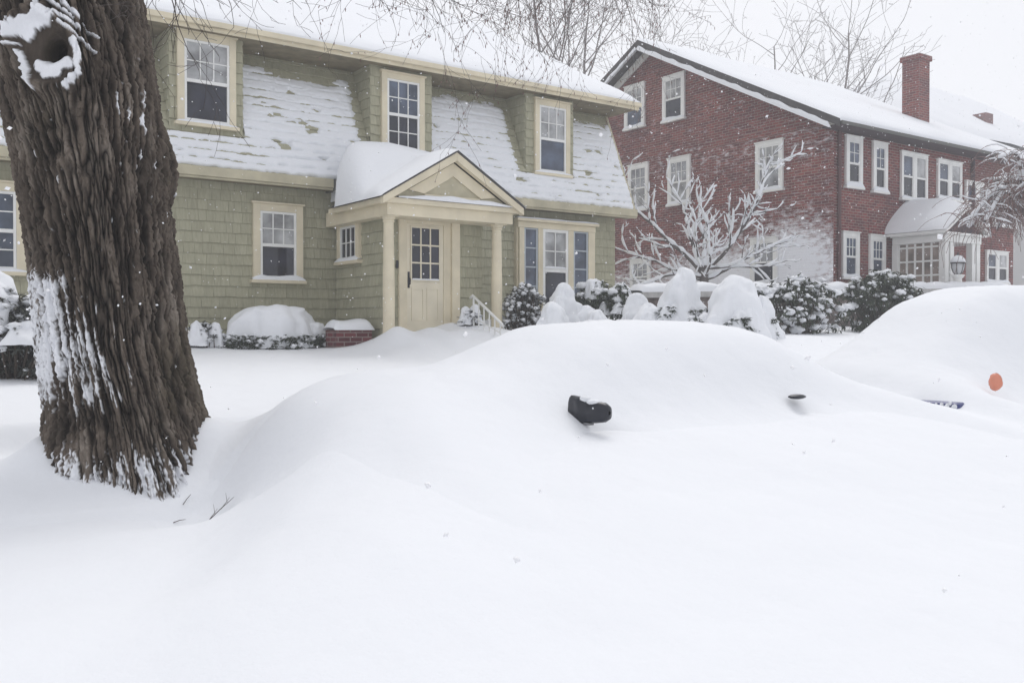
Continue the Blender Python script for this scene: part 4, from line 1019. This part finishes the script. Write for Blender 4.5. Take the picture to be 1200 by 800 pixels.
# --- snow laden ornamental tree before the brick gable
MS = (19.35, 17.9); mz = float(ground(*MS)) - .1
M0 = empty('ornamental_tree', (MS[0], MS[1], mz), 'small spreading bare tree thickly loaded with snow before the brick gable', 'tree')
rg = random.Random(12); out = []
trunk_top = Vector((MS[0], MS[1], mz + 1.15))
out.append((0, [Vector((MS[0] - .03, MS[1], mz)), Vector((MS[0] + .02, MS[1], mz + .6)), trunk_top], [.15, .125, .12]))
Rt = Vector((.812, -.584, 0)); Bk = Vector((.584, .812, 0))
opt = dict(seg=.15, wob=(.09, .13, .16, .2), lift=(-.005, .03, .05, .04), rmin=.005, taper=.2, max=4, bare=(.18, .12, .1, .1, 0), prob=(.66, .62, .55, .45, 0), fwd=1.0, len=.40, rr=.58)
for (x, y, z, L, r) in ((-1, .1, .9, 3.1, .085), (-.6, .5, .95, 2.7, .07), (-1.0, -.4, .25, 2.2, .06), (-.95, .3, .42, 2.4, .05), (.25, .3, 1.1, 2.3, .075), (.95, -.1, .75, 3.2, .08), (1.0, .2, .38, 2.7, .065), (1, -.4, .14, 2.0, .05), (.5, .9, .6, 2.2, .05), (-.6, -.8, .45, 1.8, .045), (.35, -.8, .9, 2.0, .05)):
    grow(rg, trunk_top - Vector((0, 0, rg.uniform(0, .5))), Rt*x + Bk*y + Vector((0, 0, z)), L*1.12, r*.72, 0, out, opt)
tree_meshes(M0, out, MAPLE, 0)
sn = MB()
for lvl, pts, rad in out:
    i = 0
    while i < len(pts) - 2:
        if rg.random() < (.92, .85, .7, .55, .4)[lvl]:
            j = min(len(pts) - 1, i + rg.randint(2, 6))
            q, rr2 = [], []
            for t in range(i, j + 1):
                R_ = (rad[t]*.75 + (.030, .024, .017, .012, .009)[lvl]); up = rad[t]*.55 + R_*.55; g = rg.uniform(.7, 1.35)
                q.append(pts[t] + Vector((0, 0, up))); rr2.append(R_*g*(.35 if t in (i, j) else 1))
            sn.tube(q, rr2, 6)
            i = j
        else: i += 1
sn.build('snow', SNOW, M0, smooth=True)

# --- weeping tree at the right edge
W_ = (24.75, 11.6); wz_ = float(ground(*W_))
W0 = empty('weeping_tree', (W_[0], W_[1], wz_), 'reddish brown weeping tree with snow lined crooked limbs at the right edge', 'tree')
rg = random.Random(4); tk = MB(); cr = MB(); sn = MB()
tk.tube(spline([(W_[0], W_[1], wz_ - .1), (W_[0] + .05, W_[1], wz_ + 1.4), (W_[0] - .12, W_[1] + .05, wz_ + 2.4), (W_[0] - .05, W_[1] + .1, wz_ + 3.4)], 5), list(np.linspace(.22, .13, 16)), 9)
top = np.array((W_[0] - .08, W_[1] + .08, wz_ + 3.6)); tips = []
for k in range(17):
    a = 2*PI*k/17 + rg.uniform(-.2, .2); r = rg.uniform(1.0, 2.35)
    e = top + np.array((r*math.cos(a), r*math.sin(a), rg.uniform(-.9, .8)))
    md = top*.5 + e*.5 + np.array((rg.uniform(-.2, .2), rg.uniform(-.2, .2), rg.uniform(.1, .55)))
    st_ = top - np.array((0, 0, rg.uniform(.1, .9)))
    pts = spline([st_, st_*.4 + md*.6 + np.array((0, 0, rg.uniform(-.15, .2))), md, e], 6)
    tk.tube(pts, list(np.linspace(.075, .02, len(pts))), 6)
    sn.tube([p + np.array((0, 0, .045)) for p in pts[3:]], [(.082 - .040*i/len(pts))*rg.uniform(.7, 1.2) for i in range(len(pts) - 3)], 6)
    tips += pts[6:]
for k in range(1150):
    p = Vector(rg.choice(tips)) + Vector((rg.gauss(0, .14), rg.gauss(0, .14), rg.gauss(0, .09)))
    d = Vector((rg.gauss(0, .7), rg.gauss(0, .7), rg.uniform(.0, .7))); pts = [p]; L = rg.uniform(.5, 1.5)
    for i in range(9):
        d = (d.normalized() + Vector((rg.gauss(0, .16), rg.gauss(0, .16), -.27 + rg.gauss(0, .1)))).normalized(); p = p + d*(L/9); pts.append(p)
    cr.tube(pts, [.009]*5 + [.006]*5, 3, False)
    if k % 3 == 0: sn.tube([q + Vector((0, 0, .014)) for q in pts[:5]], [.012, .022, .024, .02, .008], 4, False)
tk.build('trunk', MAPLE, W0, smooth=True); cr.build('crown', RUSTTW, W0, recalc=False, smooth=True); sn.build('snow', SNOW, W0, smooth=True)

# --- bare trees behind the houses
def bare_tree(label, s, n, h, seed, r=.17, spread=1., m=FARTW, bare=.3):
    z = float(ground(s, n)) - .1; rg = random.Random(seed); out = []
    o = empty('bare_tree', (s, n, z), label, 'tree', 'bare trees behind the houses')
    opt = dict(seg=.5, wob=(.05, .08, .11, .13, .14), lift=(.05, .06, .05, .03, .02), rmin=.010, taper=.3, max=4, bare=(bare, .18, .12, .1, 0), prob=(.72, .72, .66, .55, 0), fwd=1.15/spread, len=.52, rr=.62)
    grow(rg, Vector((s, n, z)), Vector((rg.uniform(-.08, .08), rg.uniform(-.08, .08), 1)), h, r, 0, out, opt)
    tree_meshes(o, out, m, 1)
    return o
bare_tree('grey bare tree rising behind the green roof, leftmost of the background trees', 29.5, 38.0, 17.0, 2, 0.149, 1.25)
bare_tree('broad bare tree just left of the brick house peak', 32.2, 38.2, 16.0, 5, 0.155, 1.3)
bare_tree('pale bare tree directly behind the brick house peak', 38.5, 41.5, 16.5, 9, 0.124, 1.2)
bare_tree('thin bare treetop low over the brick house roof, left of two', 43.5, 36.0, 15.5, 14, 0.112, 1.2)
bare_tree('second thin bare treetop over the brick roof, shorter and bushier', 46.0, 34.2, 14.3, 17, 0.112, 1.3)
bare_tree('clear bare tree with upswept branches nearest the brick chimney', 44.6, 31.0, 16.2, 23, 0.124, 1.15)

# ================================================================== the parked cars
def car_profile(keys, w, s, n, n0, n1):
    z = np.interp(s, [k[0] for k in keys], [k[1] for k in keys])
    return z
def smooth2(Z, it):
    for _ in range(it):
        Zp = np.pad(Z, 1, mode='edge'); Z = (Zp[:-2, 1:-1] + Zp[2:, 1:-1] + Zp[1:-1, :-2] + Zp[1:-1, 2:] + 2*Zp[1:-1, 1:-1])/6
    return Z
def cover(name, parent, keys, n0, n1, s0, s1, step=.045, it=26, seed=1., dents=(), cabin=None):
    s = np.arange(s0, s1, step); n = np.arange(n0 - 2.2, n1 + .9, step); S, N = np.meshgrid(s, n)
    top = np.interp(S, [q[0] for q in keys], [q[1] for q in keys])
    wide = ss(top, 1.42, 1.15)                        # the low hood and trunk carry a wider, softer bank than the cabin
    g = ss(N, n0 - .25 - 1.3*wide, n0 + .95 + .1*wide)*ss(N, n1 + .45, n1 - .35)
    g = g*ss(S, keys[0][0] - .30, keys[0][0] + .15)*ss(S, keys[-1][0] + .30, keys[-1][0] - .15)
    G = ground(S, N)
    lift = smooth2(np.maximum(top - G, 0)*g, it)
    if cabin:
        (c0, c1, c2, c3), ch_ = cabin
        cs = ss(S, c0, c1)*ss(S, c3, c2)
        cn = ss(N, n0 + .02 + .10*noise(S*.9, 4.), n0 + .62)*ss(N, n1 + .05, n1 - .5)
        lift = lift + smooth2(ch_*cs*cn*(1 + .10*noise(S*1.2, N*1.2, seed)), 8)
    for (ds, dn, dd, dr) in dents: lift = lift - dd*np.exp(-(((S - ds)/dr)**2 + ((N - dn)/(dr*.8))**2))
    lift = lift + (.03*noise(S*1.1, N*1.1, seed) + .006*noise(S*6, N*6, seed))*ss(lift, .05, .3)
    H_ = G + lift - .02
    keep = lift > .012
    kf = keep[:-1, :-1] | keep[1:, 1:] | keep[:-1, 1:] | keep[1:, :-1]
    return grid(name, np.stack([S, N, H_], -1), SNOW, parent, keep=kf), (S, N, H_)
C1 = empty('parked_car', (4.2, 4.9, .1), 'black sedan buried in snow with only its dark mirror and a door handle showing', 'car')
keys = [(2.15, 1.14), (2.4, 1.25), (2.75, 1.34), (3.2, 1.38), (3.65, 1.41), (4.1, 1.44), (4.6, 1.46), (5.25, 1.46), (5.75, 1.42), (6.15, 1.31), (6.45, 1.17), (6.68, 1.0)]
cover('snow_cover', C1, keys, 3.95, 5.85, .6, 7.6, seed=2., it=14, cabin=((3.15, 4.05, 5.45, 6.45), .215), dents=((3.42, 3.86, .085, .16), (5.22, 3.92, .03, .12)))
def car_body(parent, m, prof, n0, n1, bel, name='body'):
    """lofted shell: a side profile swept across the width with tumblehome above the belt line"""
    rows = []
    for t in np.linspace(-1, 1, 13):
        row = []
        for (x, z) in prof:
            inset = .0 if z < bel else .26*(z - bel)/.5
            y = (n0 + n1)/2 + t*((n1 - n0)/2 - inset)
            row.append((x, y, z - .03*t*t))
        rows.append(row)
    P = np.array(rows); o = grid(name, P, m, parent, closed=True)
    return o
prof1 = [(2.15, .25), (2.1, .45), (2.2, .68), (3.0, .86), (3.9, 1.28), (4.5, 1.36), (5.1, 1.32), (5.7, 1.0), (6.1, .85), (6.25, .6), (6.2, .3)]
car_body(C1, BLACKP, prof1, 4.20, 5.66, .85)
HN = 3.99
def mirror():
    m_ = MB(); n = 10; rows = []
    # rings from the door sail outwards; each ring is (n, s centre, z centre, half s, half z)
    rings = [(4.12, 3.385, 1.14, .036, .085), (4.02, 3.385, 1.14, .032, .078), (3.99, 3.39, 1.135, .028, .060), (3.97, 3.395, 1.133, .034, .056), (3.93, 3.405, 1.138, .042, .060), (3.88, 3.41, 1.14, .040, .055), (3.85, 3.415, 1.14, .026, .038), (3.84, 3.415, 1.14, .008, .010)]
    vs = []; k = 14
    for (nn, sc, zc, hs, hz) in rings:
        for j in range(k):
            a = 2*PI*j/k; ca_, sa_ = math.cos(a), math.sin(a); e = .75
            vs.append((sc + hs*math.copysign(abs(ca_)**e, ca_), nn, zc + hz*math.copysign(abs(sa_)**e, sa_)))
    fs = [(i*k + j, i*k + (j+1) % k, (i+1)*k + (j+1) % k, (i+1)*k + j) for i in range(len(rings)-1) for j in range(k)] + [tuple(range(k))]
    m_.add(vs, fs)
    o = m_.build('side_mirror', BLACKP, C1, smooth=True)
    q = MB(); q.box(3.37, 3.405, 3.96, 4.03, 1.066, 1.078); q.build('mirror_base', simple('grey_plastic', (.2, .2, .21), .5), o)
    s2 = MB(); rg = random.Random(2)
    s2.ball((3.40, 3.955, 1.192), (.036, .05, .018), rg, 12, 7, .06); s2.ball((3.39, 4.02, 1.205), (.030, .045, .022), rg, 10, 6, .05); s2.ball((3.372, 3.925, 1.163), (.008, .012, .009), rg, 7, 5, .1)
    s2.build('snow', SNOW, o, smooth=True)
mirror()
m_ = MB(); m_.ball((5.22, HN, 1.145), (.075, .05, .017), None, 14, 8); m_.build('door_handle', BLACKP, C1, smooth=True)
C2 = empty('parked_car', (9.8, 5.0, .1), 'blue car buried in snow with orange turn lamp and blue bumper paint showing', 'car')
keys2 = [(7.45, 1.18), (7.9, 1.34), (8.5, 1.62), (9.0, 1.90), (9.6, 2.06), (10.6, 2.10), (12.0, 2.02), (12.4, 1.7), (12.6, 1.2)]
cover('snow_cover', C2, keys2, 4.0, 5.95, 6.8, 13.2, seed=7., it=14, dents=((7.10, 4.28, .16, .24), (7.93, 3.93, .06, .16)))
prof2 = [(7.80, .25), (7.74, .5), (7.76, .80), (8.0, .9), (8.6, 1.0), (9.5, 1.55), (10.0, 1.62), (11.6, 1.56), (12.0, 1.0), (12.0, .3)]
car_body(C2, BLUEP, prof2, 4.45, 5.6, .9)
m_ = MB(); m_.box(7.26, 7.9, 4.0, 5.3, .62, 1.005); bu = m_.build('bumper', BLUEP, C2, bevel=.03)
m_ = MB(); rg = random.Random(9)
for _ in range(46): m_.ball((7.255 + rg.uniform(-.006, .02), rg.uniform(4.0, 4.9), rg.uniform(.88, 1.0)), rg.uniform(.006, .022), rg, 6, 4, .3)
m_.build('snow_crust', SNOW, bu, smooth=True)
m_ = MB(); m_.ball((7.95, 4.055, 1.15), (.036, .06, .075), random.Random(3), 12, 8, .06); tl = m_.build('turn_lamp', ORANGE, C2, smooth=True)

# ================================================================== falling snow, air, light, camera
rs = np.random.RandomState(3); NF = 15000
pc = np.stack([rs.uniform(-8, 26, NF), rs.uniform(.6, 22, NF), rs.uniform(.7, 10, NF)], -1)
pc = pc[(np.hypot(pc[:, 0], pc[:, 1]) > 2.2)]
ok = pc[:, 2] > ground(pc[:, 0], pc[:, 1]) + .05
inh = (pc[:, 1] > 17.2) & (pc[:, 0] < 16); inh |= (pc[:, 1] > 15.3) & (pc[:, 0] > 8) & (pc[:, 0] < 10.4) & (pc[:, 2] < 5); inh |= (pc[:, 0] > 23.7) & (pc[:, 1] > 16.9)
pc = pc[ok & ~inh]; NF = len(pc)
octv = np.array([(1,0,0),(-1,0,0),(0,1,0),(0,-1,0),(0,0,1),(0,0,-1)], float); octf = np.array([(0,2,4),(2,1,4),(1,3,4),(3,0,4),(2,0,5),(1,2,5),(3,1,5),(0,3,5)])
sz = rs.uniform(.0045, .0115, (NF, 1, 1))*rs.uniform(.6, 1.3, (NF, 1, 3))
rot = rs.normal(size=(NF, 3, 3)); rot = np.linalg.qr(rot)[0]
V = np.einsum('nij,nkj->nki', rot, octv[None]*sz) + pc[:, None, :]
F = (octf[None] + 6*np.arange(NF)[:, None, None]).reshape(-1, 3)
tag(mesh_np('snowflakes', V.reshape(-1, 3), F, FLAKE, None, True), 'snowflakes falling through the air across the whole street', None, None, 'stuff')

hz = MB(); hz.box(-30, 110, -12, 75, -1.5, 24.0)
hm = bpy.data.materials.new('haze'); hm.use_nodes = True
nt = hm.node_tree; nt.nodes.clear(); ho = nt.nodes.new('ShaderNodeOutputMaterial'); pv = nt.nodes.new('ShaderNodeVolumePrincipled')
pv.inputs['Color'].default_value = (.96, .97, 1, 1); pv.inputs['Density'].default_value = .0032; pv.inputs['Anisotropy'].default_value = .2
nt.links.new(pv.outputs[0], ho.inputs['Volume'])
tag(hz.build('haze', hm), 'pale snowy haze in the air', None, None, 'stuff')

SUN_EL, SUN_ROT = R(56), R(45)       # high, from behind the houses
wd = bpy.data.worlds.new('World'); SC.world = wd; wd.use_nodes = True
n = wd.node_tree.nodes; l = wd.node_tree.links; bg = n['Background']
sky = n.new('ShaderNodeTexSky'); sky.sky_type = 'NISHITA'; sky.sun_disc = False
sky.sun_elevation = SUN_EL; sky.sun_rotation = SUN_ROT; sky.dust_density = 4; sky.air_density = 1.0
mx = n.new('ShaderNodeMix'); mx.data_type = 'RGBA'; mx.inputs['Factor'].default_value = .85
mx.inputs['B'].default_value = (9.05, 9.1, 9.4, 1)    # the cloud deck
l.new(sky.outputs[0], mx.inputs['A']); l.new(mx.outputs['Result'], bg.inputs['Color'])
bg.inputs['Strength'].default_value = .096
sl_ = bpy.data.lights.new('sun', 'SUN'); sl_.energy = 1.1; sl_.angle = R(35); sl_.color = (1, .985, .96)
so = bpy.data.objects.new('sun', sl_); COL.objects.link(so)
sd = Vector((math.sin(SUN_ROT)*math.cos(SUN_EL), math.cos(SUN_ROT)*math.cos(SUN_EL), math.sin(SUN_EL)))
so.rotation_euler = sd.to_track_quat('Z', 'Y').to_euler(); so.location = (0, 0, 40)

cd = bpy.data.cameras.new('camera'); cam = bpy.data.objects.new('camera', cd); COL.objects.link(cam)
cd.sensor_width = 36; cd.lens = 33.0; cd.clip_start = .05; cd.clip_end = 1500
cam.location = (0, 0, 1.6); cam.rotation_euler = (R(90 - .78), 0, R(-35.7)); SC.camera = cam
SC.view_settings.view_transform = 'Standard'; SC.view_settings.look = 'None'; SC.view_settings.exposure = .15; SC.view_settings.gamma = 1
SC.view_settings.use_curve_mapping = False
SC.cycles.volume_bounces = 2; SC.cycles.max_bounces = 8; SC.cycles.diffuse_bounces = 4
SC.cycles.use_denoising = True
